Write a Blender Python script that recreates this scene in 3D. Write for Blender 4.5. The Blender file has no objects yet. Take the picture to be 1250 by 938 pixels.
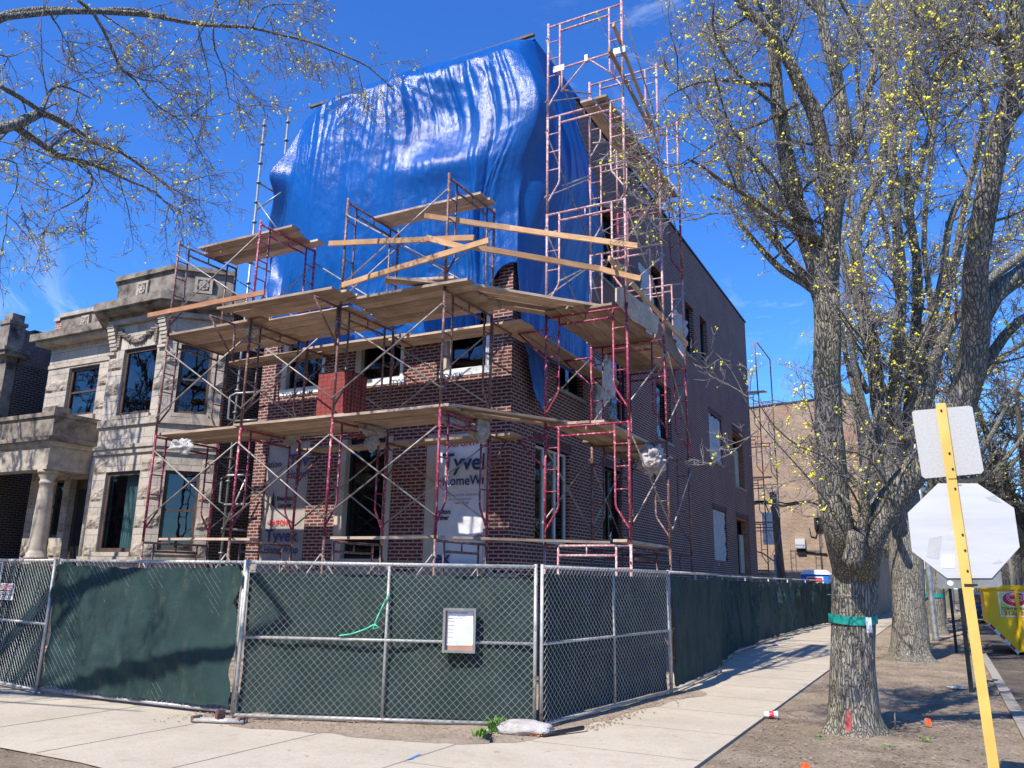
import bpy, math, random
from mathutils import Vector, Matrix, noise
R = random.Random(11)
scene = bpy.context.scene
COL = scene.collection
PI = math.pi

# ---------------------------------------------------------------- camera geometry (solved from the vanishing points)
F, PITCH, ROLL, YAW, EYE = 979.2, .2379075, .0174909, -.4850518, 1.68
cp, sp = math.cos(PITCH), math.sin(PITCH)
FW = Vector((math.sin(YAW)*cp, math.cos(YAW)*cp, sp))
_r = Vector((math.cos(YAW), -math.sin(YAW), 0)); _u = _r.cross(FW)
RT = _r*math.cos(ROLL)+_u*math.sin(ROLL); UP = -_r*math.sin(ROLL)+_u*math.cos(ROLL)
CAM = Vector((0, 0, EYE))
def ray(x, y): return FW*F+RT*(x-625)-UP*(y-469)
def atY(x, y, Y): d = ray(x, y); return CAM+d*(Y/d.y)
def atX(x, y, X): d = ray(x, y); return CAM+d*(X/d.x)
def atZ(x, y, z=0.): d = ray(x, y); return CAM+d*((z-EYE)/d.z)
def atD(x, y, D): return CAM+ray(x, y)*(D/F)
def atR(x, y, r): d = ray(x, y); return CAM+d*(r/math.hypot(d.x, d.y))
def prj(P): v = Vector(P)-CAM; z = v.dot(FW); return (625+F*v.dot(RT)/z, 469-F*v.dot(UP)/z)

cd = bpy.data.cameras.new('camera'); cam = bpy.data.objects.new('camera', cd); COL.objects.link(cam)
cd.sensor_width = 36; cd.lens = F/1250*36; cd.clip_start = .05; cd.clip_end = 2000
M = Matrix.Identity(4)
for i in range(3): M[i][0] = RT[i]; M[i][1] = UP[i]; M[i][2] = -FW[i]; M[i][3] = CAM[i]
cam.matrix_world = M; scene.camera = cam
scene.render.resolution_x = 1024; scene.render.resolution_y = 768

# ---------------------------------------------------------------- materials
def newmat(name):
    m = bpy.data.materials.new(name); m.use_nodes = True
    nt = m.node_tree; b = nt.nodes['Principled BSDF']
    return m, nt, b
def N(nt, t, **kw):
    n = nt.nodes.new(t)
    for k, v in kw.items():
        if k in n.inputs: n.inputs[k].default_value = v
        else: setattr(n, k, v)
    return n
def ramp(nt, fac, stops):
    n = nt.nodes.new('ShaderNodeValToRGB'); e = n.color_ramp.elements
    while len(e) < len(stops): e.new(.5)
    for i, (p, c) in enumerate(stops):
        e[i].position = p; e[i].color = (*c, 1) if len(c) == 3 else c
    nt.links.new(fac, n.inputs[0]); return n.outputs[0]
def mixc(nt, fac, a, b, blend='MIX'):
    n = nt.nodes.new('ShaderNodeMix'); n.data_type = 'RGBA'; n.blend_type = blend
    for s, v in ((0, fac), (6, a), (7, b)):
        if hasattr(v, 'is_output'): nt.links.new(v, n.inputs[s])
        else: n.inputs[s].default_value = v if s == 0 else ((*v, 1) if len(v) == 3 else v)
    return n.outputs[2]
def pos(nt, scale=(1, 1, 1), obj=False):
    if obj: s = nt.nodes.new('ShaderNodeTexCoord').outputs['Object']
    else: s = nt.nodes.new('ShaderNodeNewGeometry').outputs['Position']
    m = nt.nodes.new('ShaderNodeMapping'); m.inputs['Scale'].default_value = scale
    nt.links.new(s, m.inputs[0]); return m.outputs[0]
def noi(nt, vec, scale, detail=4, rough=.6, dist=0.):
    n = N(nt, 'ShaderNodeTexNoise', Scale=scale, Detail=detail, Roughness=rough, Distortion=dist)
    nt.links.new(vec, n.inputs['Vector']); return n.outputs[0]
def bump(nt, b, h, strength=.5, dist=.01):
    n = N(nt, 'ShaderNodeBump', Strength=strength, Distance=dist)
    nt.links.new(h, n.inputs['Height']); nt.links.new(n.outputs[0], b.inputs['Normal']); return n
def noisy(name, c1, c2, scale=6, rough=.8, bmp=.4, bdist=.01, metal=0., detail=5, spots=None, stretch=(1, 1, 1), spec=.4, obj=False, c3=None, bscale=None, pos1=.35, pos2=.68):
    m, nt, b = newmat(name); v = pos(nt, stretch, obj)
    n1 = noi(nt, v, scale, detail)
    st = [(pos1, c1), (pos2, c2)]
    if c3: st = [(pos1-.05, c1), (.5, c3), (pos2+.02, c2)]
    c = ramp(nt, n1, st)
    if spots:
        sc, lo, colr = spots
        n2 = noi(nt, v, sc, 3)
        f = ramp(nt, n2, [(lo, (0, 0, 0)), (lo+.05, (1, 1, 1))])
        c = mixc(nt, f, c, colr)
    nt.links.new(c, b.inputs['Base Color'])
    b.inputs['Roughness'].default_value = rough; b.inputs['Metallic'].default_value = metal
    b.inputs['Specular IOR Level'].default_value = spec
    if bmp: bump(nt, b, noi(nt, v, bscale or scale*4, 5), bmp, bdist)
    return m
def flat(name, c, rough=.6, metal=0., spec=.4):
    return noisy(name, tuple(x*.88 for x in c), tuple(min(1, x*1.08) for x in c), 5, rough, .1, .002, metal, spec=spec)

def wallvec(nt, ang=None):
    """(x+y, z) on axis aligned walls"""
    g = nt.nodes.new('ShaderNodeNewGeometry').outputs['Position']
    s = nt.nodes.new('ShaderNodeSeparateXYZ'); nt.links.new(g, s.inputs[0])
    a = N(nt, 'ShaderNodeMath', operation='ADD'); nt.links.new(s.outputs[0], a.inputs[0]); nt.links.new(s.outputs[1], a.inputs[1])
    c = nt.nodes.new('ShaderNodeCombineXYZ'); nt.links.new(a.outputs[0], c.inputs[0]); nt.links.new(s.outputs[2], c.inputs[1])
    return c.outputs[0], g
def brickmat(name, c1, c2, mortar, bw=.203, rh=.0677, ms=.011, vert=False, var=.35, dark=None, bdist=.006, blot=None):
    m, nt, b = newmat(name); v, g = wallvec(nt)
    if vert:
        mp = nt.nodes.new('ShaderNodeMapping'); mp.inputs['Rotation'].default_value = (0, 0, PI/2); nt.links.new(v, mp.inputs[0]); v = mp.outputs[0]
    br = nt.nodes.new('ShaderNodeTexBrick'); nt.links.new(v, br.inputs['Vector'])
    br.offset = 0 if vert else .5
    br.inputs['Color1'].default_value = (*c1, 1); br.inputs['Color2'].default_value = (*c2, 1); br.inputs['Mortar'].default_value = (*mortar, 1)
    br.inputs['Scale'].default_value = 1; br.inputs['Mortar Size'].default_value = ms; br.inputs['Mortar Smooth'].default_value = .25
    br.inputs['Brick Width'].default_value = bw; br.inputs['Row Height'].default_value = rh; br.inputs['Bias'].default_value = 0
    n1 = noi(nt, g, 1.1, 5, .65); n2 = noi(nt, g, 22, 4, .7)
    c = mixc(nt, .8, br.outputs['Color'], ramp(nt, n1, [(.3, (1-var,)*3), (.7, (1+var*.35,)*3)]), 'MULTIPLY')
    c = mixc(nt, .6, c, ramp(nt, n2, [(.3, (.72, .7, .7)), (.7, (1.15, 1.15, 1.15))]), 'MULTIPLY')
    if blot:
        n3 = noi(nt, g, .6, 4, .6); f = ramp(nt, n3, [(.55, (0, 0, 0)), (.7, (.55, .55, .55))]); c = mixc(nt, f, c, blot)
    nt.links.new(c, b.inputs['Base Color']); b.inputs['Roughness'].default_value = .9; b.inputs['Specular IOR Level'].default_value = .2
    a = N(nt, 'ShaderNodeMath', operation='MULTIPLY_ADD'); a.inputs[1].default_value = -1.; nt.links.new(br.outputs['Fac'], a.inputs[0])
    k = N(nt, 'ShaderNodeMath', operation='MULTIPLY'); k.inputs[1].default_value = .5; nt.links.new(n2, k.inputs[0]); nt.links.new(k.outputs[0], a.inputs[2])
    bump(nt, b, a.outputs[0], .9, bdist)
    return m
MAT = {}
MAT['brick'] = brickmat('red_brown_brick', (.160, .038, .035), (.105, .027, .026), (.36, .30, .265), ms=.0135, var=.25)
MAT['soldier'] = brickmat('soldier_brick', (.115, .032, .03), (.085, .022, .022), (.19, .16, .15), vert=True)
MAT['darkbrick'] = brickmat('old_common_brick', (.045, .042, .042), (.075, .06, .055), (.22, .18, .155), ms=.014)
MAT['pinkbrick'] = brickmat('patched_pink_brick', (.22, .15, .12), (.17, .11, .09), (.23, .19, .17), ms=.012)
MAT['buffbrick'] = brickmat('weathered_buff_brick', (.42, .29, .19), (.30, .20, .135), (.44, .36, .28), ms=.014, bdist=.012, blot=(.34, .17, .12))
MAT['orangebrick'] = brickmat('orange_brick', (.42, .17, .09), (.33, .13, .07), (.5, .42, .34))
MAT['farred'] = brickmat('far_red_brick', (.33, .09, .07), (.26, .07, .055), (.33, .2, .17))

def stonemat(name, c1, c2, bw, rh, ms, band=True):
    m, nt, b = newmat(name); v, g = wallvec(nt)
    br = nt.nodes.new('ShaderNodeTexBrick'); nt.links.new(v, br.inputs['Vector'])
    for k, c in (('Color1', c1), ('Color2', c2), ('Mortar', tuple(x*.45 for x in c2))): br.inputs[k].default_value = (*c, 1)
    br.inputs['Scale'].default_value = 1; br.inputs['Mortar Size'].default_value = ms; br.inputs['Mortar Smooth'].default_value = .3
    br.inputs['Brick Width'].default_value = bw; br.inputs['Row Height'].default_value = rh
    n1 = noi(nt, g, 2.3, 6, .7); n2 = noi(nt, g, 14, 6, .7)
    c = mixc(nt, .9, br.outputs['Color'], ramp(nt, n1, [(.28, (.58, .55, .52)), (.48, (.94, .92, .90)), (.72, (1.1, 1.09, 1.07))]), 'MULTIPLY')
    c = mixc(nt, .5, c, ramp(nt, n2, [(.35, (.75, .72, .7)), (.65, (1.1, 1.1, 1.1))]), 'MULTIPLY')
    nt.links.new(c, b.inputs['Base Color']); b.inputs['Roughness'].default_value = .9; b.inputs['Specular IOR Level'].default_value = .2
    a = N(nt, 'ShaderNodeMath', operation='SUBTRACT'); nt.links.new(n2, a.inputs[0]); nt.links.new(br.outputs['Fac'], a.inputs[1])
    bump(nt, b, a.outputs[0], .7, .012)
    return m
MAT['stone'] = stonemat('pale_limestone', (.49, .45, .39), (.43, .395, .345), .62, .31, .006)
MAT['stonedark'] = noisy('sooty_stone_trim', (.03, .029, .028), (.30, .27, .225), 3.2, .9, .6, .02, detail=7, c3=(.2, .17, .14))
MAT['stoneplain'] = noisy('plain_limestone', (.28, .245, .20), (.48, .42, .345), 4.5, .9, .5, .01, detail=7)
MAT['rockface'] = noisy('rock_faced_limestone', (.24, .205, .165), (.47, .41, .335), 7, .95, .9, .03, detail=8)
MAT['concrete_base'] = noisy('grey_concrete_base', (.20, .19, .17), (.33, .31, .28), 3, .9, .3)
MAT['casing'] = noisy('cream_window_casing', (.40, .36, .29), (.50, .45, .37), 3, .7, .2)
MAT['brownframe'] = noisy('brown_window_frame', (.055, .035, .028), (.095, .06, .045), 6, .6, .2)
MAT['blackframe'] = noisy('black_window_frame', (.012, .012, .014), (.022, .022, .025), 6, .4, .1)
MAT['whiteframe'] = noisy('white_window_frame', (.6, .6, .58), (.72, .72, .7), 6, .5, .1)
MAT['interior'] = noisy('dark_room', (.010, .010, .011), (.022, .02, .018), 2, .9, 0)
def glassmat(name, tint, refl, trans):
    m = bpy.data.materials.new(name); m.use_nodes = True; nt = m.node_tree; nt.nodes.clear()
    out = nt.nodes.new('ShaderNodeOutputMaterial')
    tr = nt.nodes.new('ShaderNodeBsdfTransparent'); tr.inputs[0].default_value = (*[t*trans for t in tint], 1)
    gl = nt.nodes.new('ShaderNodeBsdfGlossy'); gl.inputs['Roughness'].default_value = .02; gl.inputs[0].default_value = (.9, .95, 1, 1)
    fr = nt.nodes.new('ShaderNodeFresnel'); fr.inputs[0].default_value = refl
    g = nt.nodes.new('ShaderNodeNewGeometry')
    n = noi(nt, g.outputs['Position'], 1.6, 2); bp = N(nt, 'ShaderNodeBump', Strength=.08, Distance=.05); nt.links.new(n, bp.inputs['Height'])
    nt.links.new(bp.outputs[0], gl.inputs['Normal'])
    iv = N(nt, 'ShaderNodeMath', operation='SUBTRACT'); iv.inputs[0].default_value = 1; nt.links.new(g.outputs['Backfacing'], iv.inputs[1])
    ml = N(nt, 'ShaderNodeMath', operation='MULTIPLY'); nt.links.new(fr.outputs[0], ml.inputs[0]); nt.links.new(iv.outputs[0], ml.inputs[1])
    mx = nt.nodes.new('ShaderNodeMixShader'); nt.links.new(ml.outputs[0], mx.inputs[0]); nt.links.new(tr.outputs[0], mx.inputs[1]); nt.links.new(gl.outputs[0], mx.inputs[2])
    nt.links.new(mx.outputs[0], out.inputs[0]); return m
MAT['glass'] = glassmat('window_glass', (.75, .85, .9), 1.5, .8)
MAT['coated'] = glassmat('coated_window_glass', (.5, .65, .75), 1.75, .6)
MAT['curtain'] = noisy('pale_green_curtain', (.38, .52, .44), (.55, .68, .58), 1.2, .9, .5, .02, stretch=(9, 9, .4), detail=3)
MAT['blind'] = noisy('white_blind', (.45, .55, .52), (.6, .68, .66), 2, .8, .1)
# construction stuff
def paintmat(name, base, worn, lo, rust=(.16, .07, .04), rough=.5):
    m, nt, b = newmat(name); v = pos(nt)
    c = ramp(nt, noi(nt, v, 3, 3), [(.35, tuple(x*.75 for x in base)), (.65, base)])
    f = ramp(nt, noi(nt, v, 26, 4, .7), [(lo, (0, 0, 0)), (lo+.06, (1, 1, 1))]); c = mixc(nt, f, c, worn)
    f2 = ramp(nt, noi(nt, v, 11, 4, .7), [(.58, (0, 0, 0)), (.66, (1, 1, 1))]); c = mixc(nt, f2, c, rust)
    nt.links.new(c, b.inputs['Base Color']); b.inputs['Roughness'].default_value = rough; b.inputs['Specular IOR Level'].default_value = .5
    return m
MAT['red'] = paintmat('magenta_red_paint', (.30, .02, .065), (.62, .40, .38), .56)
MAT['pink'] = paintmat('faded_pink_paint', (.50, .22, .23), (.58, .48, .44), .50)
MAT['rust'] = paintmat('rusty_brown_paint', (.17, .075, .065), (.36, .27, .23), .54, (.11, .05, .03))
MAT['galv'] = noisy('galvanised_steel', (.24, .25, .25), (.40, .41, .40), 7, .42, .2, .002, .55, detail=4)
MAT['galvdull'] = noisy('weathered_galvanised_tube', (.34, .34, .32), (.55, .54, .51), 9, .5, .2, .002, .3, spots=(14, .62, (.22, .14, .09)))
MAT['brace'] = noisy('weathered_brace_steel', (.24, .20, .17), (.48, .45, .41), 6, .5, .2, .002, .35, spots=(12, .6, (.17, .09, .055)))
MAT['wire'] = noisy('chain_link_wire', (.42, .44, .43), (.62, .63, .62), 3, .4, 0, 0, .5)
def woodmat(name, c1, c2, grain=(1, 1, 1)):
    m, nt, b = newmat(name)
    tc = nt.nodes.new('ShaderNodeTexCoord'); mp = nt.nodes.new('ShaderNodeMapping'); mp.inputs['Scale'].default_value = (.6, 9, 9)
    nt.links.new(tc.outputs['Object'], mp.inputs[0])
    oi = nt.nodes.new('ShaderNodeObjectInfo')
    ad = N(nt, 'ShaderNodeVectorMath', operation='ADD'); nt.links.new(mp.outputs[0], ad.inputs[0])
    sc = N(nt, 'ShaderNodeVectorMath', operation='SCALE'); nt.links.new(oi.outputs['Random'], sc.inputs['Scale']); sc.inputs[0].default_value = (31, 17, 23)
    nt.links.new(sc.outputs[0], ad.inputs[1])
    n1 = noi(nt, ad.outputs[0], 2.2, 6, .65, 1.2)
    n2 = noi(nt, pos(nt, (1.3, 1.3, 1.3), True), 2, 4)
    c = ramp(nt, n1, [(.3, c1), (.62, c2)])
    c = mixc(nt, .7, c, ramp(nt, n2, [(.3, (.62, .58, .55)), (.65, (1.1, 1.1, 1.1))]), 'MULTIPLY')
    hv = ramp(nt, oi.outputs['Random'], [(0, (.58, .54, .52)), (1, (1.25, 1.23, 1.2))])
    c = mixc(nt, 1., c, hv, 'MULTIPLY')
    nt.links.new(c, b.inputs['Base Color']); b.inputs['Roughness'].default_value = .8; b.inputs['Specular IOR Level'].default_value = .25
    bump(nt, b, n1, .4, .004); return m
MAT['plank'] = woodmat('weathered_plank', (.29, .22, .165), (.54, .44, .35))
MAT['lumber'] = woodmat('fresh_lumber', (.50, .29, .14), (.66, .43, .24))
MAT['lumberbrown'] = woodmat('brown_lumber', (.27, .13, .07), (.38, .20, .12))
def tarpmat():
    m, nt, b = newmat('blue_poly_tarp'); v = pos(nt)
    n1 = noi(nt, v, 1.3, 4); c = ramp(nt, n1, [(.3, (.001, .058, .25)), (.7, (.002, .085, .34))])
    nt.links.new(c, b.inputs['Base Color'])
    b.inputs['Roughness'].default_value = .27; b.inputs['Specular IOR Level'].default_value = .42; b.inputs['IOR'].default_value = 1.55
    w = N(nt, 'ShaderNodeTexNoise', Scale=1., Detail=6, Roughness=.72, Distortion=.8)
    nt.links.new(pos(nt, (9, 9, .9)), w.inputs['Vector'])
    w2 = noi(nt, pos(nt, (1, 1, .8)), 26, 5, .75, 1.)
    wv = N(nt, 'ShaderNodeTexVoronoi', Scale=9.); wv.feature = 'DISTANCE_TO_EDGE'; nt.links.new(pos(nt, (1, 1, .7)), wv.inputs['Vector'])
    a = N(nt, 'ShaderNodeMath', operation='MULTIPLY_ADD'); a.inputs[1].default_value = .5; nt.links.new(w2, a.inputs[0]); nt.links.new(w.outputs[0], a.inputs[2])
    a2 = N(nt, 'ShaderNodeMath', operation='MULTIPLY_ADD'); a2.inputs[1].default_value = .22; nt.links.new(wv.outputs[0], a2.inputs[0]); nt.links.new(a.outputs[0], a2.inputs[2])
    vc = N(nt, 'ShaderNodeTexVoronoi', Scale=2.6); vc.feature = 'DISTANCE_TO_EDGE'; nzc = N(nt, 'ShaderNodeTexNoise', Scale=2.2, Detail=3.); nt.links.new(v, nzc.inputs['Vector'])
    mxc = nt.nodes.new('ShaderNodeMix'); mxc.data_type = 'VECTOR'; mxc.inputs[0].default_value = .25; nt.links.new(v, mxc.inputs[4]); nt.links.new(nzc.outputs['Color'], mxc.inputs[5]); nt.links.new(mxc.outputs[1], vc.inputs['Vector'])
    cr = ramp(nt, vc.outputs['Distance'], [(0, (0, 0, 0)), (.10, (1, 1, 1))])
    a3 = N(nt, 'ShaderNodeMath', operation='MULTIPLY_ADD'); a3.inputs[1].default_value = .13; nt.links.new(cr, a3.inputs[0]); nt.links.new(a2.outputs[0], a3.inputs[2])
    bump(nt, b, a3.outputs[0], .45, .03)
    return m
MAT['tarp'] = tarpmat()
def screenmat(name, c1, c2):
    m, nt, b = newmat(name)
    n1 = noi(nt, pos(nt), 2.2, 5, .6)
    c = ramp(nt, n1, [(.3, c1), (.7, c2)])
    d = ramp(nt, noi(nt, pos(nt, (1, 1, .5)), 5, 6, .7), [(.56, (0, 0, 0)), (.75, (.5, .5, .5))]); c = mixc(nt, d, c, (.17, .17, .13))
    nt.links.new(c, b.inputs['Base Color']); b.inputs['Roughness'].default_value = .75; b.inputs['Specular IOR Level'].default_value = .35
    wv = N(nt, 'ShaderNodeTexWave', Scale=60.); wv.bands_direction = 'Z'; nt.links.new(pos(nt), wv.inputs['Vector'])
    a = N(nt, 'ShaderNodeMath', operation='MULTIPLY_ADD'); a.inputs[1].default_value = .15; nt.links.new(wv.outputs['Fac'], a.inputs[0]); nt.links.new(noi(nt, pos(nt, (1, 1, 1.6)), 5, 6, .7, 1.2), a.inputs[2])
    bump(nt, b, a.outputs[0], .9, .045); return m
MAT['screen'] = screenmat('green_privacy_screen', (.017, .054, .053), (.040, .095, .093))
MAT['screengrey'] = screenmat('dusty_green_screen', (.018, .050, .048), (.054, .092, .085))
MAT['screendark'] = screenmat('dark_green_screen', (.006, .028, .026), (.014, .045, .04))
MAT['net'] = screenmat('teal_debris_net', (.0, .06, .055), (.01, .11, .09))
def plasticmat(name='clear_plastic_film', c=(.75, .76, .75), tr=.35):
    m, nt, b = newmat(name); b.inputs['Base Color'].default_value = (*c, 1); b.inputs['Roughness'].default_value = .25
    n = noi(nt, pos(nt), 16, 5, .7, 1.); bump(nt, b, n, .9, .05)
    b.inputs['Alpha'].default_value = 1-tr
    b.inputs['Subsurface Weight'].default_value = 0
    return m
MAT['film'] = plasticmat()
MAT['filmwin'] = plasticmat('window_protection_film', (.55, .60, .64), .25)
MAT['bag'] = noisy('white_cloth_sack', (.36, .33, .31), (.55, .51, .48), 6, .8, .9, .03)
MAT['wrap'] = noisy('white_house_wrap', (.60, .62, .64), (.74, .75, .76), 1.5, .55, .7, .03, bscale=4)
MAT['wrapshade'] = noisy('shaded_house_wrap', (.30, .265, .235), (.42, .375, .335), 1.5, .6, .7, .03, bscale=4)  # darker copy of the house wrap: the left panel's shade is painted in
MAT['inkblue'] = flat('dark_blue_ink', (.02, .05, .16))
MAT['inkred'] = flat('red_ink', (.55, .03, .05))
MAT['inkblack'] = flat('black_ink', (.015, .015, .017))
MAT['white'] = flat('white_paint', (.75, .75, .73))
MAT['aluback'] = noisy('bare_aluminium_sign_back', (.56, .57, .58), (.66, .67, .68), 1.2, .42, .1, .002, .3, stretch=(1, 1, 9), spots=(3.2, .70, (.42, .42, .43)))
MAT['aluspeck'] = noisy('speckled_sign_back', (.42, .42, .40), (.50, .50, .48), 60, .5, .1, .002, .15)
MAT['alugrey'] = noisy('dull_grey_sign_back', (.20, .21, .21), (.30, .31, .31), 9, .45, .1, .002, .4)
MAT['yellow'] = noisy('yellow_post_paint', (.62, .40, .09), (.72, .48, .13), 3, .55, .2, .002, spots=(9, .7, (.35, .2, .06)))
MAT['yellowdump'] = noisy('yellow_dumpster_paint', (.85, .47, .008), (.95, .60, .01), 2.5, .5, .2, .004, spots=(5, .66, (.30, .17, .05)))
MAT['greenpost'] = flat('dark_green_post', (.012, .02, .018))
MAT['orange'] = flat('orange_flag', (.85, .12, .03))
MAT['teal'] = noisy('teal_wrap', (.0, .20, .16), (.02, .34, .27), 20, .6, .4)
MAT['bluepl'] = noisy('blue_plastic', (.015, .13, .50), (.03, .19, .62), 2, .4, .1)
MAT['timberpole'] = noisy('weathered_timber_pole', (.10, .07, .05), (.20, .15, .11), 5, .9, .5, stretch=(3, 3, .3))
MAT['redbrickpack'] = noisy('new_red_brick', (.19, .035, .035), (.25, .055, .045), 6, .9, .5, .006)
MAT['hole'] = flat('brick_core_hole', (.02, .008, .008))
MAT['strap'] = flat('dark_green_strap', (.01, .03, .02))

# ground materials
def concmat(name, base, dirt, joints=None):
    m, nt, b = newmat(name); v = pos(nt)
    n1 = noi(nt, v, .8, 6, .65); n2 = noi(nt, v, 45, 4, .8); n3 = noi(nt, v, 3.2, 6, .7)
    c = ramp(nt, n1, [(.3, tuple(x*.86 for x in base)), (.7, tuple(x*1.08 for x in base))])
    c = mixc(nt, .65, c, ramp(nt, n2, [(.3, (.72, .70, .68)), (.6, (1.08, 1.08, 1.08))]), 'MULTIPLY')
    f = ramp(nt, n3, [(.48, (0, 0, 0)), (.72, (.8, .8, .8))]); c = mixc(nt, f, c, dirt)
    f4 = ramp(nt, noi(nt, v, 7, 3, .5), [(.70, (0, 0, 0)), (.74, (.6, .6, .6))]); c = mixc(nt, f4, c, tuple(x*.5 for x in dirt))
    nt.links.new(c, b.inputs['Base Color']); b.inputs['Roughness'].default_value = .9; b.inputs['Specular IOR Level'].default_value = .2
    bump(nt, b, n2, .4, .004); return m
MAT['concrete'] = concmat('sidewalk_concrete', (.49, .435, .345), (.36, .30, .225))
MAT['kerbstone'] = concmat('old_kerb_concrete', (.34, .31, .26), (.22, .19, .15))
MAT['joint'] = flat('joint_dirt', (.30, .26, .21))  # sidewalk joints, a little darker than the slabs
def dirtmat(name, c1, c2, c3, grass=None):
    m, nt, b = newmat(name); v = pos(nt)
    n1 = noi(nt, v, 1.3, 7, .7); n2 = noi(nt, v, 24, 6, .75); n3 = noi(nt, v, 90, 3, .8)
    c = ramp(nt, n1, [(.3, c1), (.52, c2), (.72, c3)])
    c = mixc(nt, .85, c, ramp(nt, n2, [(.32, (.52, .48, .45)), (.5, (1, 1, 1)), (.7, (1.3, 1.27, 1.22))]), 'MULTIPLY')
    c = mixc(nt, .5, c, ramp(nt, n3, [(.3, (.6, .6, .6)), (.7, (1.3, 1.3, 1.3))]), 'MULTIPLY')
    if grass:
        f = ramp(nt, noi(nt, v, 1.9, 5, .7), [(.62, (0, 0, 0)), (.72, (.45, .45, .45))]); c = mixc(nt, f, c, grass)
    nt.links.new(c, b.inputs['Base Color']); b.inputs['Roughness'].default_value = 1; b.inputs['Specular IOR Level'].default_value = .1
    a = N(nt, 'ShaderNodeMath', operation='ADD'); nt.links.new(n2, a.inputs[0]); nt.links.new(n3, a.inputs[1])
    bump(nt, b, a.outputs[0], 1., .03); return m
MAT['dirt'] = dirtmat('bare_parkway_dirt', (.27, .21, .15), (.43, .345, .25), (.60, .49, .37), (.19, .19, .10))
MAT['gravel'] = dirtmat('sandy_gravel', (.42, .33, .245), (.56, .45, .34), (.66, .54, .42))
MAT['road'] = dirtmat('worn_asphalt', (.11, .095, .08), (.18, .155, .125), (.30, .25, .20))
def barkmat(name, c1, c2, moss):
    m, nt, b = newmat(name)
    v = pos(nt, (1, 1, .22)); n1 = noi(nt, v, 22, 5, .7, .6)
    vo = N(nt, 'ShaderNodeTexVoronoi', Scale=34.); vo.feature = 'DISTANCE_TO_EDGE'
    nz = N(nt, 'ShaderNodeTexNoise', Scale=7., Detail=3.); nt.links.new(pos(nt), nz.inputs['Vector'])
    mx = nt.nodes.new('ShaderNodeMix'); mx.data_type = 'VECTOR'; mx.inputs[0].default_value = .05
    nt.links.new(pos(nt, (1, 1, .13)), mx.inputs[4]); nt.links.new(nz.outputs['Color'], mx.inputs[5]); nt.links.new(mx.outputs[1], vo.inputs['Vector'])
    c = ramp(nt, n1, [(.3, c1), (.65, c2)])
    f = ramp(nt, noi(nt, pos(nt), 1.7, 4), [(.48, (0, 0, 0)), (.68, (.6, .6, .6))]); c = mixc(nt, f, c, moss)
    c = mixc(nt, .8, c, ramp(nt, vo.outputs['Distance'], [(0, (.42, .40, .38)), (.12, (1.1, 1.1, 1.1))]), 'MULTIPLY')
    nt.links.new(c, b.inputs['Base Color']); b.inputs['Roughness'].default_value = .95; b.inputs['Specular IOR Level'].default_value = .15
    h = ramp(nt, vo.outputs['Distance'], [(0, (0, 0, 0)), (.18, (1, 1, 1))])
    a = N(nt, 'ShaderNodeMath', operation='MULTIPLY_ADD'); a.inputs[1].default_value = .7; nt.links.new(n1, a.inputs[0]); nt.links.new(h, a.inputs[2])
    bump(nt, b, a.outputs[0], .9, .03); return m
MAT['bark'] = barkmat('furrowed_grey_brown_bark', (.16, .145, .12), (.36, .335, .285), (.24, .235, .15))
MAT['twig'] = noisy('grey_brown_twig', (.16, .14, .135), (.30, .265, .25), 3, .9, 0)
MAT['twigfar'] = noisy('far_grey_twig', (.09, .08, .075), (.17, .155, .15), 3, .9, 0)
MAT['bud'] = noisy('yellow_green_blossom', (.74, .68, .03), (.95, .86, .12), 9, .7, 0)
MAT['budpale'] = noisy('pale_green_bud', (.42, .46, .10), (.62, .64, .20), 9, .7, 0)
MAT['grassblade'] = noisy('fresh_green_leaf', (.07, .19, .02), (.16, .33, .05), 9, .6, 0)

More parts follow.
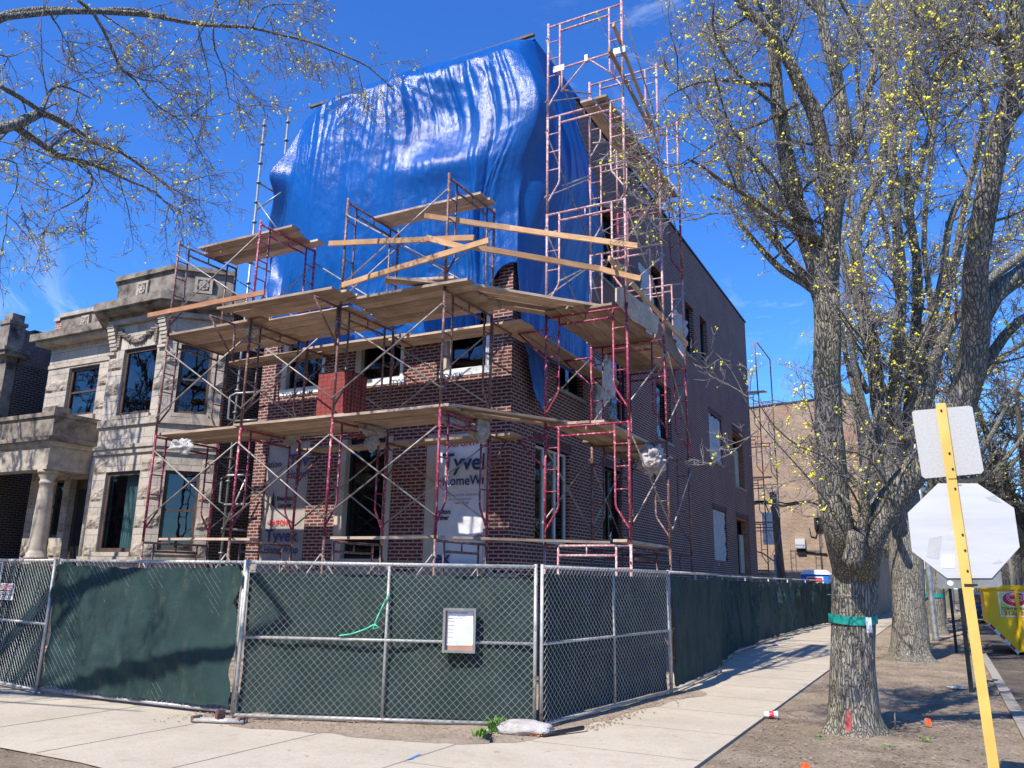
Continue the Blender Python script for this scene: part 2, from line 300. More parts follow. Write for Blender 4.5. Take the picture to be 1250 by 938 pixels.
# ---------------------------------------------------------------- mesh builder
class MB:
    def __init__(s): s.v = []; s.f = []; s.m = []; s.mats = []; s.cur = 0; s.smooth = []
    def mat(s, k):
        mt = MAT[k] if isinstance(k, str) else k
        if mt not in s.mats: s.mats.append(mt)
        s.cur = s.mats.index(mt); return s
    def add(s, vs, fs, smooth=False):
        o = len(s.v); s.v.extend([tuple(v) for v in vs])
        for f in fs: s.f.append(tuple(o+i for i in f)); s.m.append(s.cur); s.smooth.append(smooth)
    def hexa(s, c):  # 8 corners: bottom 0-3 ccw, top 4-7
        a, b_, d_, e_ = (Vector(c[k]) for k in (0, 1, 3, 4))
        if (b_-a).cross(d_-a).dot(e_-a) < 0: c = [c[k] for k in (3, 2, 1, 0, 7, 6, 5, 4)]
        s.add(c, [(3, 2, 1, 0), (4, 5, 6, 7), (0, 1, 5, 4), (1, 2, 6, 5), (2, 3, 7, 6), (3, 0, 4, 7)])
    def box(s, x0, x1, y0, y1, z0, z1, B=None):
        c = [(x0, y0, z0), (x1, y0, z0), (x1, y1, z0), (x0, y1, z0), (x0, y0, z1), (x1, y0, z1), (x1, y1, z1), (x0, y1, z1)]
        if B: c = [B(*p) for p in c]
        s.hexa(c)
    def tube(s, a, b, r, n=6, r2=None, cap=True): s.poly([a, b], [r, r2 if r2 is not None else r], n, cap)
    def poly(s, pts, rad, n=6, cap=True, smooth=True):
        pts = [Vector(p) for p in pts]
        if not hasattr(rad, '__len__'): rad = [rad]*len(pts)
        t0 = (pts[1]-pts[0]).normalized()
        ref = Vector((0, 0, 1)) if abs(t0.z) < .9 else Vector((1, 0, 0))
        u = t0.cross(ref).normalized(); vs = []; fs = []
        for i, p in enumerate(pts):
            t = (pts[min(i+1, len(pts)-1)]-pts[max(i-1, 0)])
            t = t.normalized() if t.length > 1e-9 else t0
            u = (u-t*u.dot(t)); u = u.normalized() if u.length > 1e-6 else t.orthogonal().normalized()
            w = t.cross(u)
            for k in range(n):
                a = 2*PI*k/n; vs.append(p+(u*math.cos(a)+w*math.sin(a))*rad[i])
        for i in range(len(pts)-1):
            for k in range(n):
                fs.append((i*n+k, i*n+(k+1) % n, (i+1)*n+(k+1) % n, (i+1)*n+k))
        if cap: fs.append(tuple(range(n-1, -1, -1))); fs.append(tuple((len(pts)-1)*n+k for k in range(n)))
        s.add(vs, fs, smooth)
    def grid(s, P, nu, nv, smooth=True, flip=False):
        vs = [P(i, j) for j in range(nv+1) for i in range(nu+1)]
        fs = []
        for j in range(nv):
            for i in range(nu):
                q = (j*(nu+1)+i, j*(nu+1)+i+1, (j+1)*(nu+1)+i+1, (j+1)*(nu+1)+i)
                fs.append(q[::-1] if flip else q)
        s.add(vs, fs, smooth)
    def prism(s, poly, n0, n1, B):  # polygon (u,z) extruded along n through basis
        k = len(poly); ar = sum(poly[i][0]*poly[(i+1) % k][1]-poly[(i+1) % k][0]*poly[i][1] for i in range(k))
        h_ = (B(1, 0, 0)-B(0, 0, 0)).cross(B(0, 0, 1)-B(0, 0, 0)).dot(B(0, n1, 0)-B(0, n0, 0))
        if ar*h_ < 0: poly = poly[::-1]
        vs = [B(u, n0, z) for u, z in poly]+[B(u, n1, z) for u, z in poly]
        s.add(vs, [tuple(range(k-1, -1, -1)), tuple(range(k, 2*k))]+[(i, (i+1) % k, k+(i+1) % k, k+i) for i in range(k)])
    def build(s, name, parent=None, loc=None, props=None):
        me = bpy.data.meshes.new(name)
        if loc is not None: L = Vector(loc); vs = [tuple(Vector(v)-L) for v in s.v]
        else: vs = s.v
        me.from_pydata(vs, [], s.f)
        for mt in s.mats: me.materials.append(mt)
        me.polygons.foreach_set('material_index', s.m); me.polygons.foreach_set('use_smooth', s.smooth)
        me.update()
        o = bpy.data.objects.new(name, me); COL.objects.link(o)
        if loc is not None: o.location = loc
        if parent: o.parent = parent
        if props: tag(o, **props)
        return o
def tag(o, label=None, cat=None, group=None, kind=None):
    if label: o['label'] = label
    if cat: o['category'] = cat
    if group: o['group'] = group
    if kind: o['kind'] = kind
    return o
def thing(name, label, cat, group=None, loc=(0, 0, 0)):
    o = bpy.data.objects.new(name, None); COL.objects.link(o); o.empty_display_size = .2; o.location = loc
    return tag(o, label, cat, group)
def basis(O, u, n):
    O, u, n = Vector(O), Vector(u).normalized(), Vector(n).normalized()
    return lambda a, b, z: O+u*a+n*b+Vector((0, 0, z))
def fix(o, d=4):
    """parts are built in world space under empties at the base: shift them"""
    p = o.parent
    if p: o.location = -p.location if False else o.location
    return o
def textmesh(name, body, size, B, u, z, n=.004, mat='inkblue', parent=None, bold=0., sx=1., align='CENTER', tilt=0.):
    cu = bpy.data.curves.new(name, 'FONT'); cu.body = body; cu.size = size; cu.align_x = align; cu.align_y = 'CENTER'; cu.offset = bold; cu.extrude = .0; cu.resolution_u = 3
    o = bpy.data.objects.new(name, cu); COL.objects.link(o)
    dg = bpy.context.evaluated_depsgraph_get(); me = bpy.data.meshes.new_from_object(o.evaluated_get(dg))
    bpy.data.objects.remove(o); bpy.data.curves.remove(cu)
    c, s_ = math.cos(tilt), math.sin(tilt)
    for v in me.vertices:
        x, y = v.co.x*sx, v.co.y
        v.co = B(u+x*c-y*s_, n, z+x*s_+y*c)
    me.materials.clear(); me.materials.append(MAT[mat])
    ob = bpy.data.objects.new(name, me); COL.objects.link(ob)
    if parent: ob.parent = parent
    return ob
def wall_cells(mb, B, us, zs, opens, n0=-.3, n1=0.):
    """solid wall as cells, openings (u0,u1,z0,z1) left open"""
    U = sorted(set([us[0], us[1]]+[x for o in opens for x in o[:2] if us[0] < x < us[1]]))
    Z = sorted(set([zs[0], zs[1]]+[x for o in opens for x in o[2:4] if zs[0] < x < zs[1]]))
    for j in range(len(Z)-1):
        run = None
        for i in range(len(U)):
            solid = False
            if i < len(U)-1:
                cu, cz = (U[i]+U[i+1])/2, (Z[j]+Z[j+1])/2
                solid = not any(o[0] < cu < o[1] and o[2] < cz < o[3] for o in opens)
            if solid and run is None: run = U[i]
            if not solid and run is not None:
                mb.box(run, U[i], n0, n1, Z[j], Z[j+1], B); run = None
def window(parent, B, u0, u1, z0, z1, style='black', inset=.1, sash=None, pane='glass', fw=.05, back=None, name='window', room=True, label=None):
    """frame mesh (named window) with a pane below it; sits in the opening"""
    fm = {'black': 'blackframe', 'brown': 'brownframe', 'white': 'whiteframe'}.get(style, style)
    m = MB().mat(fm); n1 = -inset; n0 = -inset-.07
    m.box(u0, u1, n0, n1, z0, z0+fw, B); m.box(u0, u1, n0, n1, z1-fw, z1, B)
    m.box(u0, u0+fw, n0, n1, z0+fw, z1-fw, B); m.box(u1-fw, u1, n0, n1, z0+fw, z1-fw, B)
    if sash == 'double':
        zm = (z0+z1)/2; m.box(u0+fw, u1-fw, n0+.01, n1-.012, zm-.025, zm+.025, B)
    if sash == 'vert':
        um = (u0+u1)/2; m.box(um-.035, um+.035, n0+.005, n1-.003, z0+fw, z1-fw, B)
    if sash == 'vert3':
        for t in (.34, .68): um = u0+(u1-u0)*t; m.box(um-.03, um+.03, n0+.005, n1-.003, z0+fw, z1-fw, B)
    w = m.build(name, parent)
    if label: w['label'] = label
    g = MB().mat(pane); g.box(u0+fw*.8, u1-fw*.8, n0+.03, n0+.036, z0+fw*.8, z1-fw*.8, B); g.build('pane', w)
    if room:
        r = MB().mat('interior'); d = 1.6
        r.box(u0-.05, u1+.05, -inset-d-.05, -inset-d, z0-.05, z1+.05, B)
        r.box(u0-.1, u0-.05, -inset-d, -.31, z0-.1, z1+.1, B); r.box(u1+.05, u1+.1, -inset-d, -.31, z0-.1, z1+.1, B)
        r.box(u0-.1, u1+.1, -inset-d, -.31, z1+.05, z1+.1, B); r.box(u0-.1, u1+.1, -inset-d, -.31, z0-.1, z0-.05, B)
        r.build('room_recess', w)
    return w
# ================================================================ GROUND
def sheet(name, poly, z, mat, kind='structure'):
    m = MB().mat(mat); m.add([(x, y, z) for x, y in poly], [tuple(range(len(poly)))]); return m.build(name, props=dict(kind=kind))
def fineground(name, x0, x1, y0, y1, mat, z0=0., amp=.03, nx=60, ny=120, edge=.25):
    m = MB().mat(mat)
    def P(i, j):
        x = x0+(x1-x0)*i/nx; y = y0+(y1-y0)*j/ny
        e = min(1, min(x-x0, x1-x, y-y0, y1-y)/edge)
        return (x, y, z0+e*(amp*(noise.noise(Vector((x*.9, y*.9, 0)))*1.1+.5*noise.noise(Vector((x*4, y*4, 3))))))
    m.grid(P, nx, ny); return m.build(name, props=dict(kind='structure'))
sheet('ground', [(-400, -60), (.63, -60), (.63, 600), (-400, 600)], -.03, 'dirt')
sheet('road', [(.6, -60), (400, -60), (400, 600), (.6, 600)], -.12, 'road')
fineground('parkway_dirt', -2.17, .64, 4., 60, 'dirt', .0, .035, 40, 420, .12)
fineground('front_parkway_dirt', -16, -5.2, 1.0, 5.2, 'dirt', .004, .025, 120, 50, .12)
# sidewalks as one joined L, slabs scored by joints
m = MB().mat('concrete')
z = .015
m.add([(-2.2, 4.0, z), (-2.17, 80, z), (-4.9, 80, z), (-4.6, 8.3, z), (-30, 8.3, z), (-30, 5.15, z), (-7, 5.12, z), (-5.8, 5.0, z), (-5.2, 4.2, z)], [tuple(range(9))])
m.add([(-2.2, 4.0, -.1), (-2.17, 80, -.1), (-2.17, 80, z), (-2.2, 4.0, z)], [(3, 2, 1, 0)])
m.build('sidewalk', props=dict(kind='structure'))
m = MB().mat('joint')
for k in range(34):
    y = 8.2+k*1.52; m.box(-4.6, -2.19, y, y+.014, z+.0005, z+.0035)
for k in range(16):
    x = -4.6-k*1.55; m.box(x, x+.014, 5.16, 8.28, z+.0005, z+.0035)
m.box(-4.6, -2.2, 6.68, 6.694, z+.0005, z+.0035)
m.build('sidewalk_joint_lines', props=dict(kind='structure'))
# kerb
m = MB().mat('kerbstone')
for k in range(60):
    y0 = 2+k*1.5; m.box(.64, .80, y0+.006, y0+1.494, -.2, .035+.004*math.sin(k*3))
m.build('curb', props=dict(kind='structure'))
# sandy strip outside the fence
def blob(name, pts, mat, z=.02, amp=.03):
    cx = sum(p[0] for p in pts)/len(pts); cy = sum(p[1] for p in pts)/len(pts); n = len(pts); rings = 8
    vs = []; fs = []
    for r in range(rings+1):
        t = r/rings
        for i, p in enumerate(pts):
            x = cx+(p[0]-cx)*t; y = cy+(p[1]-cy)*t
            h = amp*(1-t**3)*(.6+.8*noise.noise(Vector((x*3, y*3, 0))))
            vs.append((x, y, z+max(0, h)))
    for r in range(rings):
        for i in range(n): fs.append((r*n+i, r*n+(i+1) % n, (r+1)*n+(i+1) % n, (r+1)*n+i))
    m = MB().mat(mat); m.add(vs, fs, True); return m.build(name, props=dict(kind='structure'))
def densify(pts, k=4, j=.05):
    out = []
    for i, p in enumerate(pts):
        q = pts[(i+1) % len(pts)]
        for t in range(k): out.append((p[0]+(q[0]-p[0])*t/k+R.uniform(-j, j), p[1]+(q[1]-p[1])*t/k+R.uniform(-j, j)))
    return out
blob('sandy_strip', densify([(-8.6, 8.0), (-7.9, 7.25), (-6.9, 7.15), (-6.1, 7.35), (-5.2, 7.45), (-4.45, 7.7), (-4.0, 8.25), (-3.9, 9.0), (-3.75, 10.5), (-3.55, 12.2), (-3.3, 12.9), (-3.6, 13.4), (-4.2, 12.6), (-4.6, 9.3), (-6, 8.9)], 6, .06), 'gravel', .018, .03)
blob('yard_ground', densify([(-22, 8.0), (-4.6, 8.9), (-4.4, 40), (-7, 40), (-6.5, 12.7), (-22, 12.9)], 4), 'gravel', .004, .02)
sheet('alley', [(-60, 37.2), (-4.9, 37.2), (-4.9, 43.5), (-60, 43.5)], .0, 'concrete')

# ================================================================ BRICK HOUSE
YF, XS, ZT = 12.68, -6.7, 12.85
YB = 34.7; XL = -12.95
FB = basis((0, YF, 0), (1, 0, 0), (0, -1, 0)); SB = basis((XS, 0, 0), (0, 1, 0), (1, 0, 0))
house = thing('brick_house', 'three storey red brick house under construction with blue tarp over its top floor', 'house', loc=(-9.8, 23, 0))
house.location = (0, 0, 0)
fo = [(-12.6, -11.4, 1.9, 4.42), (-10.62, -9.28, 1.9, 4.36), (-8.48, -7.12, 1.9, 4.32),
      (-12.36, -11.18, 5.5, 7.0), (-10.34, -9.16, 5.5, 7.0), (-8.26, -7.2, 5.5, 7.0)]
so = [(13.72, 15.35, 2.35, 4.22), (17.25, 18.6, 2.55, 4.25), (27.5, 29.45, 2.4, 4.12), (31.1, 33.25, 1.98, 4.1),
      (14.7, 16.1, 5.55, 7.05), (17.7, 19.2, 5.5, 7.2), (21.5, 22.9, 5.6, 7.3), (27.45, 29.3, 5.8, 7.45), (31.1, 33.0, 5.3, 7.45),
      (17.1, 18.35, 8.9, 10.85), (21.2, 22.4, 8.95, 10.75), (24.87, 25.9, 8.95, 10.72), (26.74, 27.7, 9.15, 10.78), (14.7, 15.8, 9.0, 10.8)]
m = MB().mat('brick')
wall_cells(m, FB, (XL, XS-.3), (1.75, 7.3), fo, -.3, 0)
wall_cells(m, FB, (XS-.3, XS), (1.75, 7.9), [], -.3, 0)
m.box(-12.48, XS-.31, 13.34, 13.6, 7.0, ZT)
m.build('front_wall', house)
m = MB().mat('brick'); wall_cells(m, SB, (YF+.3, 13.3), (1.25, 7.9), [], -.3, 0); wall_cells(m, SB, (13.3, YB), (1.25, 10.9), so, -.3, 0); m.box(XS-.3, XS, 13.3, YB, 10.9, ZT); m.build('side_wall', house)
m = MB().mat('darkbrick'); m.box(XL, XL+.3, YF+.3, YB, 0, 7.3); m.box(XL, XL+.3, 14.2, YB, 7.3, 11.6); m.build('gap_wall', house)
m = MB().mat('brick'); m.box(XL+.3, XS-.3, YB-.3, YB, 0, ZT); m.build('rear_wall', house)
m = MB().mat('concrete_base'); m.box(XL-.02, XS+.03, YF-.04, YF+.29, 0, 1.75); m.box(XS-.29, XS+.03, YF+.29, YB+.02, 0, 1.25)
for (a, b, c, d) in fo[:3]: m.box(a-.12, b+.12, 0, .05, 1.752, 1.9, FB)
m.build('stone_base', house)
m = MB().mat('concrete_base'); m.box(-12.4, XS-.31, 13.65, YB-.31, ZT-.5, ZT-.3); m.build('roof', house)
m = MB().mat('blackframe'); m.box(XS-.32, XS+.05, YF+.9, YB+.04, ZT+.002, ZT+.06); m.box(-12.4, XS-.33, YB-.3, YB+.04, ZT+.001, ZT+.055); m.build('coping', house)
for i, (a, b, c, d) in enumerate(so):
    if i in (0, 1, 2, 3, 7, 8): m = MB().mat('soldier'); m.box(a-.1, b+.1, -.2, .004, d+.0, d+.2, SB); m.build('lintel', house)
for i, (a, b, c, d) in enumerate(so[4:], 4): m = MB().mat('concrete_base'); m.box(a-.08, b+.08, -.25, .045, c-.075, c, SB); m.build('sill', house)
# front windows and casings
for k, (a, b, c, d) in enumerate(fo):
    if k in (0, 2): continue
    if k == 1:
        m = MB().mat('casing'); m.box(a-.0, a+.2, -.12, .02, c, d, FB); m.box(b-.18, b, -.12, .02, c, d, FB); m.box(a+.2, b-.18, -.12, .015, c, c+.1, FB); cs = m.build('casing', house)
        window(house, FB, a+.2, b-.18, c+.1, d, 'black', .12, pane='coated', fw=.06)
    else:
        m = MB().mat('casing'); m.box(a, a+.14, -.12, .012, c+.06, d, FB)
        m.mat('wrap'); m.box(a-.02, b+.05, -.1, .014, c-.07, c+.06, FB); m.box(b-.05, b+.02, -.1, .012, c+.06, d, FB); m.build('wrapped_surround', house)
        w = window(house, FB, a+.14, b-.05, c+.06, d, 'black', .1, pane='coated', fw=.055)
        m = MB().mat('whiteframe'); m.box(a+.145, b-.055, -.099, -.07, c+.065, c+.10, FB); m.box(b-.09, b-.055, -.098, -.07, c+.10, d, FB); m.build('frame_liner', w)
# house wrap panels
def wrapped(u0, u1, z0, z1, seed, mt='wrap'):
    m = MB().mat(mt)
    def P(i, j):
        u = u0+(u1-u0)*i/24; zz = z0+(z1-z0)*j/44
        return FB(u, -.05+.018*noise.noise(Vector((u*3+seed, zz*2, 0)))+.008*noise.noise(Vector((u*11+seed, zz*7, 0))), zz)
    m.grid(P, 24, 44); return m.build('house_wrap', house)
a, b, c, d = fo[2]
m = MB().mat('casing'); m.box(a, a+.2, -.12, .015, c, d, FB); m.box(b-.1, b, -.12, .01, c, d, FB); m.build('casing', house)
hw = wrapped(a+.2, b-.1, c, d, 0)
B2 = FB
def T(body, size, u, z, mat='inkblue', bold=.0, sx=1., tilt=0.): return textmesh('printed_text', body, size, FB, u, z, -.022, mat, hw, bold, sx, 'LEFT', tilt)
T('<DUPONT>', .17, a+.32, 4.12, 'inkred', .004, .9); T('Tyvek', .43, a+.32, 3.78, 'inkblue', .008, 1.02, -.04); T('HomeWrap', .25, a+.34, 3.42, 'inkblue', .004, .95, .0)
T('SEE INSTALLATION GUIDELINES', .05, a+.36, 3.16, 'inkblue', 0, 1.1); T('DO NOT COVER VENTS', .045, a+.5, 3.08, 'inkblue'); T('1-800 4 TYVEK', .05, a+.62, 3.01, 'inkred', .001)
T('anston', .13, a+.2, 2.86, 'inkblack', .004); T('umber', .12, a+.2, 2.75, 'inkblack', .004); T('<DU', .15, b-.32, 2.38, 'inkred', .004); T('ek', .34, a+.24, 2.02, 'inkblue', .008)
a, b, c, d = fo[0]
hw = wrapped(a, b, c-.1, d, 7, 'wrapshade')
T('Tyve', .36, a+.62, 4.0, 'inkblue', .007); T('HomeW', .2, a+.62, 3.72, 'inkblue', .003); T('ation', .2, a+.03, 3.95, 'inkblack', .002)
T('Evanston', .125, a+.38, 3.22, 'inkblack', .005); T('Lumber', .125, a+.42, 3.08, 'inkblack', .005); T('<DUPONT>', .15, a+.16, 2.72, 'inkred', .004, .9); T('Tyvek', .36, a+.14, 2.45, 'inkblue', .007); T('HomeWrap', .19, a+.14, 2.17, 'inkblue', .003)
m = MB().mat('inkblack')
for k in range(3): m.prism([(a+.2+.02*k, 3.05+k*.09), (a+.34-.02*k, 3.05+k*.09), (a+.27, 3.2+k*.09)], -.021-.001*k, -.024-.001*k, FB)
m.build('printed_text', hw)
# blue letters strip under the second floor windows
for (u, s_) in ((-12.3, 'TYVEK HOM'), (-9.4, 'TYVE'), (-8.2, 'TYVEK')):
    textmesh('printed_text', s_, .13, FB, u, 5.44, .0165, 'inkblue', house, .003, 1.2, 'LEFT')
# side windows
for k, (a, b, c, d) in enumerate(so):
    if k in (0, ): window(house, SB, a, b, c, d, 'white', .09, 'vert3', 'glass', .05)
    elif k in (1,): window(house, SB, a, b, c, d, 'black', .12, 'vert', 'glass', .05)
    elif k in (3, 8):   # open doorways with raw timber and leaning sheets
        m = MB().mat('lumberbrown'); m.box(a, a+.06, -.28, -.04, c, d, SB); m.box(a+.06, b-.06, -.28, -.04, d-.06, d, SB); m.box(b-.06, b, -.28, -.04, c, d, SB)
        m.mat('casing'); m.box(b-.75, b-.12, -.26, -.2, c+.05, c+(d-c)*.72, SB)
        w = m.build('door_opening', house)
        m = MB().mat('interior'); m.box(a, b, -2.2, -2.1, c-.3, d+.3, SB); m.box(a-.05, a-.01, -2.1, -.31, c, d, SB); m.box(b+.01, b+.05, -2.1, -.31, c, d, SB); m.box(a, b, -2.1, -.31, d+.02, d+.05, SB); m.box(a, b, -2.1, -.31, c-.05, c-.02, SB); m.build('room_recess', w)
    else: window(house, SB, a, b, c, d, 'black', .14, 'double' if k in (2, 7) else None, 'coated', .05)
# protective film on side windows
def filmsheet(name, B, u0, u1, z0, z1, n=.02, parent=None, mat='filmwin', amp=.05, seed=0, taper=0., nx=14, nz=26):
    m = MB().mat(mat)
    def P(i, j):
        t = j/nz; s_ = i/nx; w = 1-taper*(1-t)
        u = (u0+u1)/2+(u1-u0)*(s_-.5)*w+.03*noise.noise(Vector((t*4, seed, 0)))
        zz = z0+(z1-z0)*t+.05*noise.noise(Vector((s_*5, seed+3, 0)))*(1-t)
        return B(u, n+amp*abs(noise.noise(Vector((u*5+seed, zz*2, 1))))+amp*.6*noise.noise(Vector((u*12, zz*6, seed))), zz)
    m.grid(P, nx, nz); return m.build(name, parent)
for k, o_ in ((2, so[2]), (7, so[7])):
    filmsheet('protective_film', SB, o_[0]+.05, o_[1]-.1, o_[2]-.15, o_[3]-.02, -.06, house, 'filmwin', .09, k)
# small light fittings patches of fresh mortar: loose film hanging from upper openings
def loosesheet(label, B, u0, u1, z0, z1, n, seed, taper=.3, mat='film', group='loose plastic sheets hanging on the side scaffold'):
    o = filmsheet('plastic_film', B, u0, u1, z0, z1, n, None, mat, .16, seed, taper); tag(o, label, 'plastic sheet', group)
loosesheet('torn clear plastic sheet flapping over the tall third floor side window', SB, 19.4, 20.6, 8.1, 10.0, .25, 3, .5)
loosesheet('bunched clear plastic bulging beside the third floor side window', SB, 22.3, 23.7, 8.3, 9.6, .3, 5, .3)
loosesheet('grey plastic strip hanging below the second floor side platform', SB, 15.8, 16.5, 4.7, 6.4, .35, 9, .6)

# ================================================================ TARP
def sm(t): t = max(0, min(1, t)); return t*t*(3-2*t)
def gs(x, c, w): return math.exp(-((x-c)/w)**2)
SMAX = 9.55   # path length: 0 at far left wing, corner at 7.1, along the side wall beyond
SC = 7.15
def fold(s, t):
    """long pleats running with the fall of the sheet, creases fanning from two pull points"""
    hs = sm((s-3.2)/2.2); z = 12.86-6.6*t
    x = s+.75*t*(1-hs)+.22*noise.noise(Vector((s*.7, t*1.2, 2)))+.05*noise.noise(Vector((s*3, t*5, 2)))
    a = 1-2*abs(noise.noise(Vector((x*2.1, t*.55, 5)))); b = noise.noise(Vector((x*5.2, t*.8, 1))); c = noise.noise(Vector((x*12, t*1.3, 7))); d = noise.noise(Vector((x*27, t*2.2, 4)))
    left = .045+.05*gs(t, .24, .12)+.06*sm((t-.62)/.2)
    right = .15+.07*sm((t-.45)/.3); right *= 1-.75*gs(s, 5.0, .7)*gs(z, 10.15, .55)
    amp = left*(1-hs)+right*hs
    v = amp*(.40*a+.42*b+.26*c+.12*d)
    cz_ = 1-2*abs(noise.noise(Vector((s*1.9+z*.8, z*1.7-s*.6, 3)))); cz2 = 1-2*abs(noise.noise(Vector((s*3.1-z*1.9, z*2.3+s, 6)))); v += .02*max(0, cz_-.45)+.014*max(0, cz2-.5)+.005*noise.noise(Vector((s*11, z*9, 1)))
    v += .05*(1-hs)*noise.noise(Vector((s*.9+t*1.5, t*1.8, 8)))
    for (s0, z0, w_, k_) in ((3.85, 11.9, 1.5, .75), (5.75, 12.9, 1.7, .9)):
        ds, dz = s-s0, z0-z; rr_ = math.hypot(ds, dz)
        if dz > 0 and rr_ > .05:
            th = math.atan2(ds, dz); v += k_*.075*min(rr_, 1.)*gs(rr_, .9, w_*.7)*((1-2.2*abs(noise.noise(Vector((th*3.2+s0, rr_*.12, s0*3)))))+.4*noise.noise(Vector((th*9, rr_*.15, s0))))
    return v
tarpm = MB().mat('tarp')
NU, NV = 330, 150
EDGE0 = [(-12.53, 13.3, 12.86), (-12.65, 13.0, 12.3), (-12.75, 12.6, 11.37), (-12.88, 12.28, 10.68), (-12.98, 12.55, 10.25), (-13.40, 12.9, 9.65), (-13.22, 12.9, 8.5), (-13.0, 12.6, 7.9), (-12.55, 12.5, 7.0)]
EDGE1 = [(-12.53, 13.3, 12.86), (-12.25, 12.6, 12.0), (-12.02, 12.2, 11.25), (-11.84, 12.0, 10.62), (-11.86, 12.0, 9.9), (-12.0, 12.15, 9.08), (-12.2, 12.3, 8.3), (-12.32, 12.4, 7.7), (-12.4, 12.45, 6.9)]
def pline(P, t):
    n = len(P)-1; q = min(t, .9999)*n; i = int(q); f = q-i; a, b, c, d = (Vector(P[max(0, min(n, i+k))]) for k in (-1, 0, 1, 2))
    return .5*((2*b)+(c-a)*f+(2*a-5*b+4*c-d)*f*f+(3*b-a-3*c+d)*f**3)
def tarpP(i, j):
    s = SMAX*i/NU; t = j/NV
    # bottom height by column
    zb = 6.15
    if s < .8: zb = 7.0-.5*s
    if SC-1.2 < s < SC: zb = 6.15+1.35*sm((s-SC+1.2)/1.15)
    if SC <= s < SC+.3: zb = 7.5-1.7*sm((s-SC)/.3)
    if SC+.3 <= s < SC+.75: zb = 5.8-1.0*sm((s-SC-.3)/.42)+.12*noise.noise(Vector((s*9, 0, 0)))
    if SC+.75 <= s: zb = 4.8+1.1*sm((s-SC-.75)/.25)
    if s < SC:   # front
        xt = -12.62+(-6.72+12.62)*max(0, (s-.9)/(SC-.9))
        xb = -12.45+(-5.98+12.45)*max(0, (s-.9)/(SC-.9))
        x = xt+(xb-xt)*sm(t*2.4)*(1-.85*sm((t-.42)/.33)*sm((s-5.5)/1.2))
        hs = sm((s-3.4)/2.6)            # left: wide sloping shoulder, right: near vertical drop
        sh = 1.25*(1-hs)+.95*hs          # how far the shoulder stands forward of the ridge
        zt = 12.86; ts = .20*(1-hs)+.14*hs
        zz = zt+(zb-zt)*t
        if t < ts:
            k = t/ts; y = 13.3-sh*(k**.8); drop = (1.05*(1-hs)+.86*hs); zz = zt-drop*(k**1.25)
        else:
            k = (t-ts)/(1-ts); drop = (1.05*(1-hs)+.86*hs)
            zz = (zt-drop)+(zb-(zt-drop))*k; y = 13.3-sh-.22*math.sin(PI*min(1, k*1.3))+.18*k
        y += .32*gs(s, 5.1, .75)*gs(zz, 10.9, .8)        # pocket between the swags
        y -= .20*gs(s, 4.3, .35)*gs(zz, 11.3, .9)
        y -= .18*gs(s, 5.2, .9)*gs(zz, 9.6, .35)
        y -= fold(s, t)*sm(t/.22)*(.25+.75*sm((SC-s)/.7))
        y = min(y, 13.3) if t < .10 else min(y, 12.6)
        y = max(y, 11.6)
        if s < 2.6:      # left end: front spine, then a wing pulled out to a point and falling back under
            e1 = pline(EDGE1, t)
            if s >= .9:
                k = sm((s-.9)/1.7); v = Vector((x, y, zz)); w = Vector((e1.x+(s-.9)*.86, e1.y-fold(s, t)*.5*sm(t/.2), e1.z+(zz-e1.z)*k)); return w.lerp(v, k)
            e0 = pline(EDGE0, t); k = s/.9; w = e0.lerp(e1, k); w.y += .30*math.sin(PI*k)*sm(t/.3)+.05*noise.noise(Vector((s*6, t*6, 3)))*math.sin(PI*k); return w
        # round the corner
        if s > SC-.35: k = (s-SC+.35)/.35; y += .12*k*k
        return Vector((x, y, zz))
    # side: from corner back
    q = s-SC; yt = 13.3+q*.9
    # the right edge of the tarp leans back as it falls
    yb = 12.4+q*1.6
    ztop = 12.86
    zb2 = zb
    zz = ztop+(zb2-ztop)*t
    y = yt+(yb-yt)*sm(t*1.3)
    x = -6.62+.62*sm(t*2.4)*(1-.35*sm(q/2.))*(1-.85*sm((t-.42)/.33))+.5*abs(fold(s*1.1, t))*sm(t*5)
    x = max(x, -6.66)
    return Vector((x, y, zz))
tarpm.grid(tarpP, NU, NV, flip=True)
tarp = tarpm.build('blue_tarp', props=dict(label='huge crinkled blue tarpaulin draped over the top floor of the brick house', cat='tarpaulin'))
md = tarp.modifiers.new('solid', 'SOLIDIFY'); md.thickness = .012; md.offset = 0
m = MB().mat('timberpole')
m.box(-12.75, -6.6, 13.22, 13.29, 12.885, 12.94)
m.build('ridge_board', props=dict(group='timber guard rails', label='long thin timber holding the top edge of the blue tarp along the parapet', cat='timber'))

# ================================================================ STONE HOUSE (left)
YM, XB0, XB1, YBAY, PC = 12.9, -17.3, -15.33, 12.0, .92
stone = thing('stone_house', 'two storey pale limestone house with canted bay and columned porch left of the scaffolding', 'house')
MBs = basis((0, YM, 0), (1, 0, 0), (0, -1, 0)); BF = basis((0, YBAY, 0), (1, 0, 0), (0, -1, 0))
rt = math.sqrt(.5); CF = basis((XB1, YBAY, 0), (rt, rt, 0), (rt, -rt, 0)); LFb = basis((XB0, YBAY, 0), (-rt, rt, 0), (-rt, -rt, 0)); CW = PC/rt
mo = [(-20.2, -18.95, 5.6, 6.95), (-20.35, -19.7, 2.5, 3.95), (-19.45, -18.5, 1.0, 3.95)]
m = MB().mat('stone')
wall_cells(m, MBs, (-21.1, XB0-PC), (0, 7.5), mo, -.3, 0)
m.build('front_wall', stone)
bo = [(-16.78, -15.62, 5.2, 6.82), (-16.85, -15.68, 2.1, 3.9)]
co = [(.32, 1.02, 5.2, 6.82), (.30, 1.03, 2.15, 3.9)]
m = MB().mat('stone')
